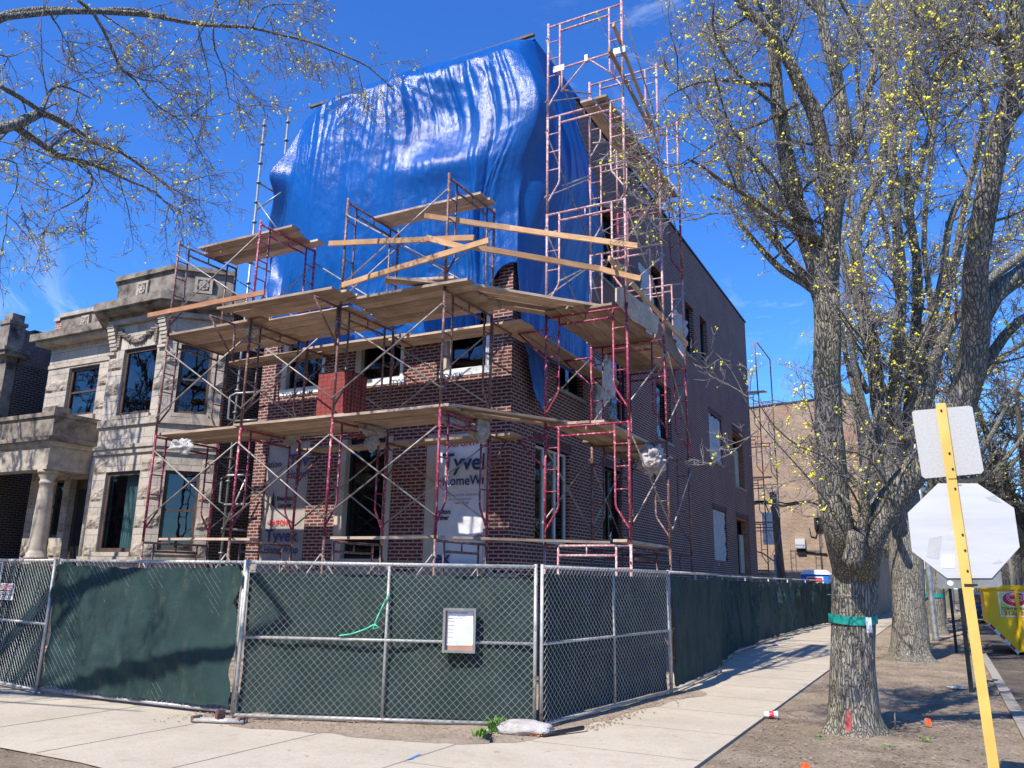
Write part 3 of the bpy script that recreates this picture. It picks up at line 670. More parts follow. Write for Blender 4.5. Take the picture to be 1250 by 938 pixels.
wall_cells(m, BF, (XB0, XB1), (0, 7.45), bo, -.25, 0); wall_cells(m, CF, (0, CW), (0, 7.45), co, -.25, 0); wall_cells(m, LFb, (0, CW), (0, 7.45), [], -.25, 0)
m.build('bay_wall', stone)
m = MB().mat('darkbrick'); m.box(-14.72, -14.42, YM+.02, 30, 0, 8.2); m.box(-21.1, -20.8, YM+.3, 30, 0, 8.3); m.build('side_wall', stone)
# parapets: stone panels above the cornices
def ring(mb, off, z0, z1, back=.3):
    """band following the bay outline at outward offset"""
    k = off*math.tan(PI/8)
    pts = [(XB0-PC-off*.0-.0, YM), (XB0-k, YBAY-off), (XB1+k, YBAY-off), (XB1+PC+off*1.41-.0, YM)]
    pts[0] = (XB0-PC-off*1.41, YM); inn = [(XB0-PC+.2, YM+.2), (XB0+.12, YBAY+back), (XB1-.12, YBAY+back), (XB1+PC-.2, YM+.2)]
    for a in range(3):
        p, q, r_, s_ = pts[a], pts[a+1], inn[a+1], inn[a]
        mb.hexa([(p[0], p[1], z0), (q[0], q[1], z0), (r_[0], r_[1], z0), (s_[0], s_[1], z0), (p[0], p[1], z1), (q[0], q[1], z1), (r_[0], r_[1], z1), (s_[0], s_[1], z1)])
m = MB().mat('stonedark'); ring(m, .10, 7.56, 7.66); ring(m, .36, 7.66, 7.74); ring(m, .46, 7.74, 7.93); ring(m, .02, 7.93, 8.60, .25)
m.mat('stoneplain'); ring(m, .12, 7.45, 7.56)
m.build('bay_cornice', stone)
m = MB().mat('stonedark'); ring(m, .10, 8.60, 8.72, .2); m.build('bay_coping', stone)
m = MB().mat('stoneplain'); ring(m, .06, 4.95, 5.12); m.build('bay_band', stone); m = MB().mat('stoneplain'); ring(m, .05, 4.30, 4.42); ring(m, .09, 4.42, 4.50); m.build('bay_band', stone); m = MB().mat('stoneplain'); ring(m, .10, 1.88, 2.0); m.build('bay_band', stone)
m = MB().mat('stoneplain'); m.box(-21.1, XB0-PC-.1, -.3, .0, 7.5, 7.62, MBs); m.box(-21.35, XB0-PC-.2, -.3, .32, 7.62, 7.72, MBs)
m.mat('stonedark'); m.box(-21.45, XB0-PC-.2, -.3, .45, 7.72, 7.92, MBs)
m.mat('stonedark'); m.box(-20.85, XB0-PC, -.28, .0, 7.92, 8.45, MBs); m.mat('stoneplain'); m.box(-20.9, XB0-PC, -.3, .06, 8.45, 8.56, MBs)
m.mat('orangebrick'); m.box(-21.12, -20.86, -.28, -.01, 7.92, 8.38, MBs); m.mat('stoneplain'); m.box(-21.16, -20.9, -.3, .04, 8.38, 8.48, MBs)
m.mat('stoneplain'); m.box(-21.1, XB0-PC, .0, .03, 7.0, 7.1, MBs)
m.build('main_cornice', stone)
# carved square rosettes
def rosette(B, u, z, s_):
    m = MB().mat('stonedark'); m.box(u-s_, u+s_, .0, .05, z-s_, z+s_, B); m.mat('stoneplain')
    for du, dz, w, h in ((0, s_*.82, s_, .03), (0, -s_*.82, s_, .03), (-s_*.82, 0, .03, s_*.7), (s_*.82, 0, .03, s_*.7)): m.box(u+du-w, u+du+w, .05, .075, z+dz-h, z+dz+h, B)
    for k in range(8):
        a = k*PI/4; rr = s_*.42; m.box(u+rr*math.cos(a)-.035, u+rr*math.cos(a)+.035, .05, .085, z+rr*math.sin(a)-.035, z+rr*math.sin(a)+.035, B)
    m.box(u-.04, u+.04, .05, .1, z-.04, z+.04, B)
    m.build('carved_rosette', stone)
rosette(MBs, -19.75, 8.19, .17); rosette(BF, -16.35, 8.27, .2)
rosette(basis((XB1+.03, YBAY-.03, 0), (rt, rt, 0), (rt, -rt, 0)), .66, 8.27, .2)
# garland and brackets in the bay frieze
m = MB().mat('stoneplain')
for u in (-17.2, -15.42):
    m = MB().mat('stoneplain')
    for k in range(7): m.box(u-.13+.01*k, u-.13+.01*k+.24, 0, .16-.02*k, 7.38-.09*k, 7.46-.09*k, BF)
    m.box(u-.14, u+.14, 0, .07, 6.72, 6.78, BF); m.build('bracket', stone)
m = MB().mat('stonedark')
for k in range(46):
    t = k/45; u = -16.95+1.25*t; z_ = 7.28-.30*math.sin(PI*t)+.02*R.uniform(-1, 1)
    for q in range(2):
        c0 = BF(u+R.uniform(-.03, .03), .03, z_+R.uniform(-.05, .05)); r_ = .035+.02*R.random()
        m.poly([c0+Vector((0, r_, 0)), c0-Vector((0, 0, 0)), c0-Vector((0, r_, 0))], [r_*.6, r_, r_*.4], 6)
for u in (-16.98, -15.68):
    for k in range(8): z_ = 7.34-.06*k; m.box(u-.05, u+.05, 0, .06, z_-.025, z_+.02, BF)
m.build('carved_garland', stone)
# rock faced blocks, alternate courses
def rockblock(mb, B, u0, u1, z0, z1, d=.05):
    nx, nz = max(4, int((u1-u0)/.05)), 6; sd = R.uniform(0, 50)
    def P(i, j):
        e = min(i, nx-i)/1.5; f = min(j, nz-j)/1.2; k = min(1, e)*min(1, f)
        uu = u0+(u1-u0)*i/nx; zz = z0+(z1-z0)*j/nz
        return B(uu, .003+k*d*(.75+.9*noise.noise(Vector((uu*6, zz*6, sd)))+.5*noise.noise(Vector((uu*16, zz*16, sd)))), zz)
    mb.grid(P, nx, nz, smooth=False)
rows = [2.0+.31*k for k in range(0, 16)]
def rocks(B, us, ops, skip=()):
    for k, z0 in enumerate(rows):
        if k % 2: continue
        z1 = z0+.295
        if z0 < 1.9 or z1 > 6.95 or (z1 > 4.28 and z0 < 5.2) : continue
        cuts = [us[0]]+sum([[o[0], o[1]] for o in sorted(ops) if o[2] < z1 and o[3] > z0], [])+[us[1]]
        for i in range(0, len(cuts), 2):
            a, b = cuts[i]+.004, cuts[i+1]-.004
            if b-a < .08: continue
            n = max(1, round((b-a)/.7)); w = (b-a)/n
            for q in range(n): m = MB().mat('rockface'); rockblock(m, B, a+w*q+.004, a+w*(q+1)-.004, z0, z1); m.build('rock_faced_block', stone)
rocks(MBs, (-21.1, XB0-PC), mo); rocks(BF, (XB0, XB1), bo); rocks(CF, (0, CW), co)
# windows
for (a, b, c, d) in bo[:1]: window(stone, BF, a, b, c, d, 'brown', .06, None, 'coated', .09)
a, b, c, d = bo[1]; w = window(stone, BF, a, b, c, d, 'brown', .06, None, 'glass', .09)
m = MB().mat('curtain'); m.grid(lambda i, j: BF(a+.45+.42*i/40, -.3+.05*math.sin(i*1.1+.1*j), c+.1+(d-c-.15)*j/20), 40, 20); m.build('curtain', w)
for (a, b, c, d) in co: window(stone, CF, a, b, c, d, 'brown', .06, 'double', 'coated', .07)
a, b, c, d = mo[0]; w = window(stone, MBs, a, b, c, d, 'brown', .08, 'double', 'coated', .09)
m = MB().mat('blind'); m.box(a+.1, b-.1, -.3, -.28, c+.35, d-.62, MBs); m.build('blind', w)
window(stone, MBs, *mo[1], 'brown', .08, None, 'glass', .06)
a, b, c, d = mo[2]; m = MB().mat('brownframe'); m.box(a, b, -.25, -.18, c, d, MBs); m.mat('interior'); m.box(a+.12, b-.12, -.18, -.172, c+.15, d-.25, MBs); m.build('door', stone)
m = MB().mat('stoneplain'); m.box(-20.3, -18.85, 0, .07, 5.45, 5.6, MBs); m.box(-20.1, -19, .0, .05, 5.38, 5.45, MBs); m.build('sill', stone)
for (a, b, c, d) in bo: m = MB().mat('stoneplain'); m.box(a-.05, b+.05, 0, .07, c-.09, c-.002, BF); m.build('sill', stone)
for (a, b, c, d) in co: m = MB().mat('stoneplain'); m.box(a-.05, b+.05, 0, .07, c-.09, c-.002, CF); m.build('sill', stone)
# porch
XP, YP = -18.45, 11.6
m = MB().mat('stonedark'); m.box(-24.5, XP, YP-1.9+1.9, YP+.22, 4.78, 5.28); m.box(XP-.22, XP, YP+.22, YM-.01, 4.78, 5.28)
m.box(-24.5, XP+.06, YP-.06, YP+.3, 5.28, 5.38); m.box(XP-.3, XP+.06, YP+.3, YM-.01, 5.28, 5.38)
m.box(XP-.62, XP-.2, YP+.1, YP+.5, 5.382, 5.56)
m.build('porch_parapet', stone)
m = MB().mat('stonedark'); m.box(-24.5, XP+.16, YP-.16, YM-.01, 4.68, 4.777)
m.mat('stoneplain'); m.box(-24.5, XP+.05, YP-.05, YM-.012, 4.56, 4.678); m.box(-24.5, XP, YP, YP+.35, 4.1, 4.558); m.box(XP-.3, XP, YP+.35, YM-.012, 4.1, 4.558); m.box(-24.5, XP+.03, YP-.03, YP+.36, 4.0, 4.098); m.box(XP-.3, XP+.03, YP+.36, YM-.012, 4.0, 4.098)
m.build('porch_entablature', stone)
m = MB().mat('casing'); m.box(-24.4, XP-.3, YP+.35, YM-.02, 4.3, 4.34); m.build('porch_ceiling', stone)
def column(x, y):
    prof = [(0, .25), (.05, .25), (.06, .22), (.12, .23), (.15, .19), (.2, .185), (.9, .18), (1.6, .158), (1.72, .152), (1.74, .175), (1.78, .175), (1.8, .155), (1.86, .16), (1.92, .205), (1.98, .215), (1.985, .24), (2.06, .24)]
    m = MB().mat('stoneplain'); m.poly([(x, y, 1.94+h) for h, r_ in prof], [r_ for h, r_ in prof], 28); m.build('porch_column', stone)
column(XP-.22, YP+.2)
column(-22.9, YP+.2)
m = MB().mat('stonedark'); m.box(-24.5, XP+.1, YP-.1, YP+.55, 1.82, 1.935); m.mat('stone'); m.box(-24.5, XP, YP, YP+.45, 0, 1.82); m.box(-24.5, XP, YP+.45, YM-.01, 0, 1.0); m.box(-19.9, -19.0, YP-.3, YP, 0, .9)
m.build('porch_base', stone)
m = MB().mat('galvdull'); x, y = XP+.12, YM-.15
m.poly([(x-.05, y, 4.5), (x+.02, y-.06, 4.38), (x, y-.08, 4.2), (x, y-.08, .1)], .05, 8); m.build('downspout', stone)
m = MB().mat('stonedark')
m.box(-21.0, -14.8, YM+.3, 30, 7.9, 8.1); m.build('roof', stone)
m = MB().mat('rockface')
sd = 3
m.grid(lambda i, j: (-19.28+.0*i+.07*noise.noise(Vector((0, j*.7, 2)))*(1), YP+.75+.03*i, 1.9+2.1*j/24), 3, 24); m.build('rough_jamb', stone)
t = thing('watering_can', 'green plastic jug with white lid standing on the porch of the stone house', 'jug')
bx_, by_ = -18.62, YP+.15
m = MB().mat('grassblade'); m.mat('teal'); m.poly([(bx_, by_, 1.937), (bx_, by_, 1.95), (bx_, by_, 2.10), (bx_, by_, 2.16)], [.09, .1, .1, .05], 14); m.build('body', t)
m = MB().mat('white'); m.poly([(bx_, by_, 2.16), (bx_, by_, 2.2)], [.045, .045], 12); m.build('lid', t)

# ================================================================ FAR LEFT BRICK HOUSE
fl = thing('dark_brick_house', 'dark old brick house with stone corner pier at the far left edge', 'house')
XF = -22.6; FLB = basis((XF, 0, 0), (0, 1, 0), (1, 0, 0))
m = MB().mat('darkbrick'); m.box(XF-7, XF, 12.9, 30, 0, 7.35); m.mat('pinkbrick'); m.box(XF-6.9, XF-.004, 12.95, 30, 7.35, 8.36); m.build('wall', fl)
m = MB().mat('blackframe'); m.box(XF-7, XF+.04, 13.2, 30, 8.362, 8.42); m.build('coping', fl)
m = MB().mat('stonedark'); m.box(XF-7, XF-.02, 12.6, 12.89, 0, 7.5); m.box(XF-7.1, XF+.15, 12.42, 13.02, 7.5, 7.62); m.box(XF-7.1, XF+.2, 12.36, 13.08, 7.62, 7.72); m.box(XF-.42, XF+.03, 12.5, 12.95, 7.72, 8.42)
m.box(XF-.46, XF+.07, 12.46, 12.99, 8.42, 8.52); m.box(XF-.38, XF, 12.55, 12.9, 8.52, 8.75); m.build('corner_pier', fl)
m = MB().mat('blackframe'); m.poly([(XF+.02, 15.3, 8.4), (XF+.02, 15.3, .2)], .02, 6); m.build('cable', fl)

# ================================================================ REAR BUFF BUILDING, far red ones
bb = thing('buff_brick_building', 'weathered buff brick building with blank flat wall behind the alley', 'building')
m = MB().mat('buffbrick')
YR = 44.
p0 = atY(912, 503, YR); p1 = atY(1000, 490, YR)
m.hexa([(-26, YR, 0), (-3.2, YR, 0), (-3.2, YR+20, 0), (-26, YR+20, 0), (-26, YR, p0.z-.6), (-3.2, YR, p1.z+.15), (-3.2, YR+20, p1.z+.15), (-26, YR+20, p0.z-.6)]); m.build('wall', bb)
m = MB().mat('blackframe'); m.hexa([(-26, YR-.05, p0.z-.6), (-3.15, YR-.05, p1.z+.152), (-3.15, YR+.3, p1.z+.152), (-26, YR+.3, p0.z-.6), (-26, YR-.05, p0.z-.52), (-3.15, YR-.05, p1.z+.24), (-3.15, YR+.3, p1.z+.24), (-26, YR+.3, p0.z-.52)]); m.build('coping', bb)
RB = basis((0, YR, 0), (1, 0, 0), (0, -1, 0))
def bxpx(x0, y0, x1, y1, n, mat, nm, par):
    a = atY(x0, y1, YR); b = atY(x1, y0, YR); m = MB().mat(mat); m.box(a.x, b.x, 0, n, a.z, b.z, RB); return m.build(nm, par)
bxpx(972, 658, 983, 670, .25, 'aluback', 'meter_cabinet', bb); bxpx(974, 670, 984, 677, .12, 'blackframe', 'meter_base', bb)
bxpx(995, 632, 1003, 647, .2, 'blackframe', 'vent_box', bb)
m = MB().mat('blackframe'); q = [atY(x, y, YR-.05) for x, y in ((905, 618), (930, 612), (955, 617), (985, 612), (1000, 616))]; m.poly(q, .035, 5); m.build('cable', bb); m = MB().mat('blackframe')
q = [atY(x, y, YR-.05) for x, y in ((984, 674), (1010, 677))]; m.poly(q, .05, 5); m.build('pipe', bb); m = MB().mat('blackframe'); q = [atY(x, y, YR-.05) for x, y in ((998, 647), (996, 656), (990, 655), (988, 645))]; m.poly(q, .03, 5); m.build('cable', bb)
# utility pole
t = thing('utility_pole', 'weathered timber utility pole in front of the buff brick wall', 'utility pole')
YU = 40.5; a = atY(956, 705, YU); b = atY(944, 601, YU)
m = MB().mat('timberpole'); m.poly([(a.x, YU, 0), (b.x-.02, YU, b.z)], [.2, .17], 12); m.build('pole', t)
m = MB().mat('white'); q0 = atY(933, 665, YU-.3); q1 = atY(942, 626, YU-.3); m.box(q0.x, q1.x, YU-.5, YU-.2, q0.z, q1.z); m.build('cabinet', t)
m = MB().mat('galv'); m.poly([(a.x-.28, YU-.1, 0), (a.x-.3, YU-.1, 3.0)], .07, 8); m.build('conduit', t)
m = MB().mat('blackframe'); q = [atY(x, y, YU) for x, y in ((900, 615), (925, 612), (944, 612), (960, 615), (985, 611), (1010, 612))]; m.poly(q, .035, 5); m.build('cable', t); m = MB().mat('blackframe'); m.poly([atY(x, y, YU) for x, y in ((924, 613), (935, 616), (938, 625))], .03, 5); m.build('cable', t); m = MB().mat('blackframe')
m.poly([atY(x, y, YU) for x, y in ((900, 668), (930, 675), (952, 690))], .03, 5); m.build('cable', t)
rb = thing('dark_brick_shed', 'low dark brown brick building beside the sidewalk beyond the first tree', 'building')
m = MB().mat('darkbrick'); MAT['brownbrick'] = brickmat('brown_brick', (.10, .045, .04), (.07, .035, .03), (.12, .09, .08)); m.mat('brownbrick'); m.box(-9, -4.7, 66, 84, 0.9, 5.1); m.mat('concrete_base'); m.box(-9.1, -4.55, 65.9, 84.1, 0, .9); m.mat('blackframe'); m.box(-9.1, -4.6, 65.9, 84.1, 5.1, 5.3)
m.build('wall', rb)
rr = thing('pink_brick_building', 'sunlit red and pink brick building with tall dark windows far down the sidewalk', 'building')
m = MB().mat('farred'); m.box(-16, -3.4, 95, 120, 0, 17); m.mat('stoneplain'); m.box(-16.05, -3.3, 94.9, 95, 4.0, 4.6); m.build('wall', rr)
for k in range(5):
    m = MB().mat('blackframe'); m.box(-5.0-k*1.9, -4.2-k*1.9, 94.88, 94.95, 5.2, 10.5); m.build('window', rr)
# ================================================================ SCAFFOLDS
LV = [0.30, 2.22, 4.15, 6.08, 8.01, 9.94, 11.87]
def sframe(par, a, b, z0, z1, mat, legmat=None, spigot=True):
    """walk through frame between ground points a and b: rails mesh with two leg children"""
    A, Bp = Vector((a[0], a[1], 0)), Vector((b[0], b[1], 0)); w = (Bp-A).length; d = (Bp-A)/w
    Pt = lambda u, z: A+d*u+Vector((0, 0, z))
    r = .024; rr = .018; sx = .24; h = z1-z0
    m = MB().mat(mat)
    m.tube(Pt(.02, z1-.02), Pt(w-.02, z1-.02), .021, 7)
    m.tube(Pt(sx, z1-.17), Pt(w-sx, z1-.17), .021, 7)
    m.tube(Pt(w/2, z1-.02), Pt(w/2, z1-.17), .014, 5)
    fr = m.build('frame', par)
    for side in (0, 1):
        m = MB().mat(legmat or mat)
        U = (lambda u: u) if side == 0 else (lambda u: w-u)
        m.poly([Pt(U(0), z0), Pt(U(0), z1+(.06 if spigot else 0))], r, 8)
        if h > 1.2:
            m.poly([Pt(U(sx), z1-.03), Pt(U(sx), z0+.62), Pt(U(sx-.02), z0+.55), Pt(U(.03), z0+.26), Pt(U(0), z0+.22)], rr, 7)
            k = z1-.36
            while k > z0+.6: m.tube(Pt(U(.01), k), Pt(U(sx), k), .013, 5); k -= .36
        else:
            m.poly([Pt(U(sx), z1-.03), Pt(U(sx), z1-.42)], rr, 7); m.tube(Pt(U(0), z1-.42), Pt(U(sx), z1-.42), .016, 5)
        if side == 0 or True:
            for zz in (z1-.26, z0+.34):   # brace studs
                m.tube(Pt(U(0), zz)+Vector((d.y, -d.x, 0))*.05, Pt(U(0), zz)-Vector((d.y, -d.x, 0))*.05, .012, 5)
        m.build('leg', fr)
    return fr
def brace(par, p, q, r=.0135):
    m = MB().mat('brace'); m.tube(p, q, r, 6); return m.build('cross_brace', par)
def xbrace(par, p, q, z0, z1, off=(0, 0), which=3):
    p = Vector((p[0]+off[0], p[1]+off[1], 0)); q = Vector((q[0]+off[0], q[1]+off[1], 0)); lo, hi = z0+.34, z1-.26
    Z = lambda v, z: v+Vector((0, 0, z))
    if which & 1: brace(par, Z(p, lo), Z(q, hi))
    if which & 2: brace(par, Z(p, hi)+Vector((0, .02, 0)), Z(q, lo)+Vector((0, .02, 0)))
fsc = thing('front_scaffolding', 'rusty red tubular frame scaffolding across the front of the brick house', 'scaffolding', 'scaffolding round the brick house')
YO, YI = 10.0, 11.45
FX = [-12.76, -10.6, -8.56, -6.49]
for i, x in enumerate(FX):
    for k in range(0, 4):
        mt = 'red' if (k in (1,) or (k == 3 and i == 1)) else 'rust'
        sframe(fsc, (x, YO), (x-.0+.04, YI), LV[k], LV[k+1] + (0.0), mt)
for i in range(3):
    for k in range(1, 4):
        wh = 3
        if k == 3 and i == 1: wh = 0
        if wh: xbrace(fsc, (FX[i], YO), (FX[i+1], YO), LV[k], LV[k+1], (0, -.05), wh)
        xbrace(fsc, (FX[i]+.04, YI), (FX[i+1]+.04, YI), LV[k], LV[k+1], (0, .04), 3 if not (k == 3 and i == 2) else 3)
    for (x0, z0_, x1, z1_) in ((FX[i], 2.0, FX[i]+.7, 1.2), (FX[i+1], 2.0, FX[i+1]-.7, 1.2)):
        brace(fsc, (x0, YO-.05, z0_), (x1, YO-.05, z1_)); brace(fsc, (x0, YI+.05, z0_), (x1, YI+.05, z1_))
# outrigger brackets
def outrig(par, x, y, z, dy, mat='rust', L_=.62):
    m = MB().mat(mat); m.tube((x, y, z), (x, y+dy*L_, z), .02, 6); m.tube((x, y+dy*L_, z-.01), (x, y+dy*.03, z-.62), .017, 6); m.tube((x, y+dy*.03, z+.02), (x, y+dy*.03, z-.68), .022, 6); m.build('bracket', par)
for x in (FX[1]-.35, FX[2]-.03): outrig(fsc, x, YO, 6.07, -1)
for x in FX: outrig(fsc, x+.04, YI, 5.95 if x > -12 else 5.9, 1, 'rust', .72); outrig(fsc, x+.04, YI, 3.98, 1, 'rust', .6)
ssc = thing('corner_scaffolding', 'tall faded red frame scaffolding tower rising along the side of the brick house', 'scaffolding', 'scaffolding round the brick house')
SX0, SX1 = -5.65, -4.19
SY = [(11.95, SX0, SX1), (14.0, SX0, SX1), (16.25, -5.88, -4.42)]
for i, (y, xa, xb) in enumerate(SY):
    for k in range(6):
        mt = 'red' if k in (1, 2) else 'pink'
        if k == 0: mt = 'pink'
        if i > 0 and k < 3: mt = 'red' if k == 2 else 'rust'
        if i == 2 and k >= 3: mt = 'red' if k == 4 else 'pink'
        sframe(ssc, (xa, y), (xb, y), LV[k], LV[k+1], mt)
for i in range(2):
    (y0, a0, b0), (y1, a1, b1) = SY[i], SY[i+1]
    for k in range(1, 6):
        if not (k == 5 and i == 1): xbrace(ssc, (a0, y0), (a1, y1), LV[k], LV[k+1], (-.05, 0), 3 if k != 2 else 1)
        xbrace(ssc, (b0, y0), (b1, y1), LV[k], LV[k+1], (.05, 0), (3, 1, 3, 2, 3)[k-1] if i == 0 else (1, 3, 1, 3, 1)[k-1])
# trussed guard bracket at the top of the tower
yt_ = SY[0][0]-.05; Z = lambda px, py: atY(px, py, yt_)
m = MB().mat('pink'); m.tube(Z(678, 86), Z(762, 60), .02, 7); m.tube(Z(716, 74), Z(685, 112), .016, 6); m.tube(Z(718, 72), Z(750, 92), .016, 6); m.tube(Z(686, 84), Z(686, 112), .018, 6); m.tube(Z(751, 62), Z(751, 92), .018, 6)
m.mat('galvdull'); q = Z(683, 84); m.box(q.x-.12, q.x+.1, yt_-.02, yt_-.005, q.z-.06, q.z+.06); q = Z(757, 62); m.box(q.x-.12, q.x+.1, yt_-.02, yt_-.005, q.z-.06, q.z+.06); m.box(Z(716, 72).x-.03, Z(716, 72).x+.03, yt_-.03, yt_+.03, Z(716, 72).z-.06, Z(716, 72).z+.07)
m.build('guard_bracket', ssc)
for k, (pa, pb) in enumerate((((687, 227), (722, 214)), ((685, 110), (722, 115)), ((680, 345), (710, 330)), ((724, 175), (760, 173)))):
    m = MB().mat('brace'); m.tube(atY(pa[0], pa[1], 12.1), atY(pb[0], pb[1], 12.9), .016, 6); m.build('tie_tube', ssc)
for (y, z) in ((12.6, 4.0), (12.6, 5.9), (14.6, 5.9), (16.2, 5.9)):
    m = MB().mat('red'); m.tube((SX0, y-.5, z), (SX0-.62, y-.5, z), .02, 6); m.tube((SX0-.6, y-.5, z-.01), (SX0, y-.5, z-.6), .017, 6); m.build('bracket', ssc)
# rear scaffold beyond the house
rsc = thing('rear_scaffolding', 'slim dark scaffolding tower standing behind the rear corner of the brick house', 'scaffolding', 'scaffolding round the brick house')
for k in range(5):
    sframe(rsc, (-7.95, 36.1), (-6.55, 36.2), .3+1.93*k, .3+1.93*(k+1), 'rust' if k != 3 else 'red'); sframe(rsc, (-7.75, 38.2), (-6.3, 38.2), .3+1.93*k, .3+1.93*(k+1), 'rust')
    xbrace(rsc, (-6.55, 36.2), (-6.3, 38.2), .3+1.93*k, .3+1.93*(k+1), (.05, 0), 3)
m = MB().mat('red'); m.poly([(-6.57, 36.2, 9.9), (-6.6, 36.2, 12.3), (-6.5, 36.3, 12.35), (-6.3, 38.2, 12.0), (-6.3, 38.2, 9.9)], .03, 6); m.build('guard_post', rsc)
# galvanised ring lock scaffold in the gap between the houses
gsc = thing('gap_scaffolding', 'grey galvanised round tube scaffolding in the gap between stone house and brick house', 'scaffolding', 'scaffolding round the brick house')
def ringpole(x, y, z1):
    m = MB().mat('galv'); m.poly([(x, y, .1), (x, y, z1)], .026, 8); z = .6
    while z < z1: m.poly([(x, y, z-.012), (x, y, z+.012)], .06, 10); z += .5
    m.build('standard', gsc)
ringpole(-13.35, 12.4, 12.25); ringpole(-13.35, 13.15, 12.75); ringpole(-13.85, 14.6, 11.2)
m = MB().mat('galv')
m.build('ledger', gsc) if m.v else None
for z in (2.6, 4.6, 6.6, 8.6, 10.6): m = MB().mat('galv'); m.tube((-13.35, 12.4, z), (-13.35, 14.9, z), .022, 6); m.build('ledger', gsc)
for z in (3.1, 4.9):
    m = MB().mat('galv'); m.poly([(-13.3, 12.4, z), (-13.45, 12.3, z+.05), (-13.45, 12.3, z+.55), (-13.35, 12.36, z+.62), (-12.8, 12.45, z+.62)], .024, 7); m.tube((-13.3, 12.35, z), (-12.75, 12.45, z), .024, 7); m.build('swing_gate', gsc)
m = MB().mat('galv')
m.tube((-13.35, 12.4, 9.9), (-12.7, 12.5, 10.25), .02, 6); m.tube((-13.35, 12.4, 10.15), (-12.6, 12.5, 9.2), .02, 6); m.tube((-13.35, 12.35, 2.5), (-12.75, 12.3, 3.6), .022, 6)
m.build('brace', gsc)
t = thing('debris_net', 'dark teal debris netting hanging in the gap between the two houses', 'netting')
m = MB().mat('net'); m.grid(lambda i, j: (-13.95+.95*i/14+.03*math.sin(j), 15.2+.06*math.sin(i*1.7+j*.3), 4.0+3.4*j/30), 14, 30); m.build('net_sheet', t)
m = MB().mat('net'); m.grid(lambda i, j: (-13.45+.4*i/8, 13.6+.05*math.sin(i*2+j*.4), 3.9+1.8*j/16), 8, 16); m.build('net_sheet', t)

# ================================================================ PLANKS
ORD = ['first', 'second', 'third', 'fourth', 'fifth', 'sixth', 'seventh']
def board(name, a, b, w, t, mat, label, cat, group, roll=0., zoff=0.):
    """board with top edge a->b, object origin at its middle, local x along it"""
    a, b = Vector(a), Vector(b); L_ = (b-a).length; x = (b-a)/L_; y = Vector((0, 0, 1)).cross(x).normalized(); z = x.cross(y)
    if roll: y, z = y*math.cos(roll)+z*math.sin(roll), z*math.cos(roll)-y*math.sin(roll)
    m = MB().mat(mat); n = 10; vs = []; wob = R.uniform(-.008, .008)
    for i in range(n+1):
        u = L_*(i/n-.5); bow = wob*(1-(2*i/n-1)**2); e = .003*R.uniform(-1, 1)
        for (v, ww) in ((-w/2, -t), (w/2, -t), (w/2, 0), (-w/2, 0)): vs.append((u, v+e, ww+bow))
    fs = [(0, 3, 2, 1), tuple(n*4+k for k in range(4))]
    for i in range(n):
        for k in range(4): fs.append((i*4+k, i*4+(k+1) % 4, (i+1)*4+(k+1) % 4, (i+1)*4+k))
    m.add(vs, fs); o = m.build(name)
    mw = Matrix.Identity(4); c = (a+b)/2+Vector((0, 0, zoff))
    for r_ in range(3): mw[r_][0] = x[r_]; mw[r_][1] = y[r_]; mw[r_][2] = z[r_]; mw[r_][3] = c[r_]
    o.matrix_world = mw
    return tag(o, label, cat, group)
PW = .228
def planksX(x0, x1, ys, z, phrase, group='scaffold planks', away='from the street'):
    for k, y in enumerate(ys):
        d = R.uniform(-.09, .09); e = R.uniform(-.012, .012)
        board('scaffold_plank', (x0+d, y-e, z+R.uniform(0, .02)), (x1+d+R.uniform(-.08, .12), y+e, z+R.uniform(0, .02)), PW, .042, 'plank', f'{ORD[k]} plank {away} {phrase}' if len(ys) > 1 else f'single plank {phrase}', 'plank', group)
def planksY(y0, y1, xs, z, phrase, group='scaffold planks'):
    for k, x in enumerate(xs):
        d = R.uniform(-.09, .09); e = R.uniform(-.012, .012)
        board('scaffold_plank', (x-e, y0+d, z+R.uniform(0, .02)), (x+e, y1+d+R.uniform(-.08, .12), z+R.uniform(0, .02)), PW, .042, 'plank', f'{ORD[k]} plank from the brick wall {phrase}' if len(xs) > 1 else f'single plank {phrase}', 'plank', group)
st = .245
rng = lambda y0, n: [y0+st*k for k in range(n)]
planksX(-12.78, -10.4, rng(10.54, 4), 8.078, 'of the highest left front deck')
planksX(-8.62, -6.3, rng(10.92, 2), 8.078, 'of the highest deck before the blue tarp')
planksX(-12.9, -10.5, rng(10.12, 6), 6.146, 'of the left deck below the highest left deck')
planksX(-10.78, -8.2, rng(9.52, 3), 6.200, 'of the middle deck jutting out on brackets')
planksX(-10.66, -8.5, rng(10.3, 5), 6.150, 'of the middle deck at second floor height')
planksX(-8.45, -6.2, rng(10.02, 6), 6.148, 'of the right front deck over the second floor windows')
planksX(-12.8, -10.6, rng(11.72, 2), 5.995, 'of the narrow inner walkway at the left')
planksX(-10.9, -8.3, rng(11.73, 2), 6.045, 'of the narrow inner walkway in the middle')
planksX(-8.7, -6.0, rng(11.74, 2), 5.99, 'of the narrow inner walkway ending at the brick corner')
planksX(-12.85, -10.62, rng(10.2, 5), 4.218, 'of the low deck by the stone house bay')
planksX(-10.72, -8.33, rng(10.12, 5), 4.222, 'of the low deck left of the brick pack')
planksX(-8.48, -6.33, rng(10.1, 5), 4.218, 'of the low deck right of the brick pack')
planksX(-10.8, -8.3, rng(11.75, 2), 4.03, 'of the inner low walkway above the dark front window')
planksX(-8.5, -6.0, rng(11.76, 2), 4.035, 'of the inner low walkway above the white wrap sheet')
planksX(-8.85, -6.85, [10.62], 2.29, 'lying on the lowest frames before the dark ground floor window')
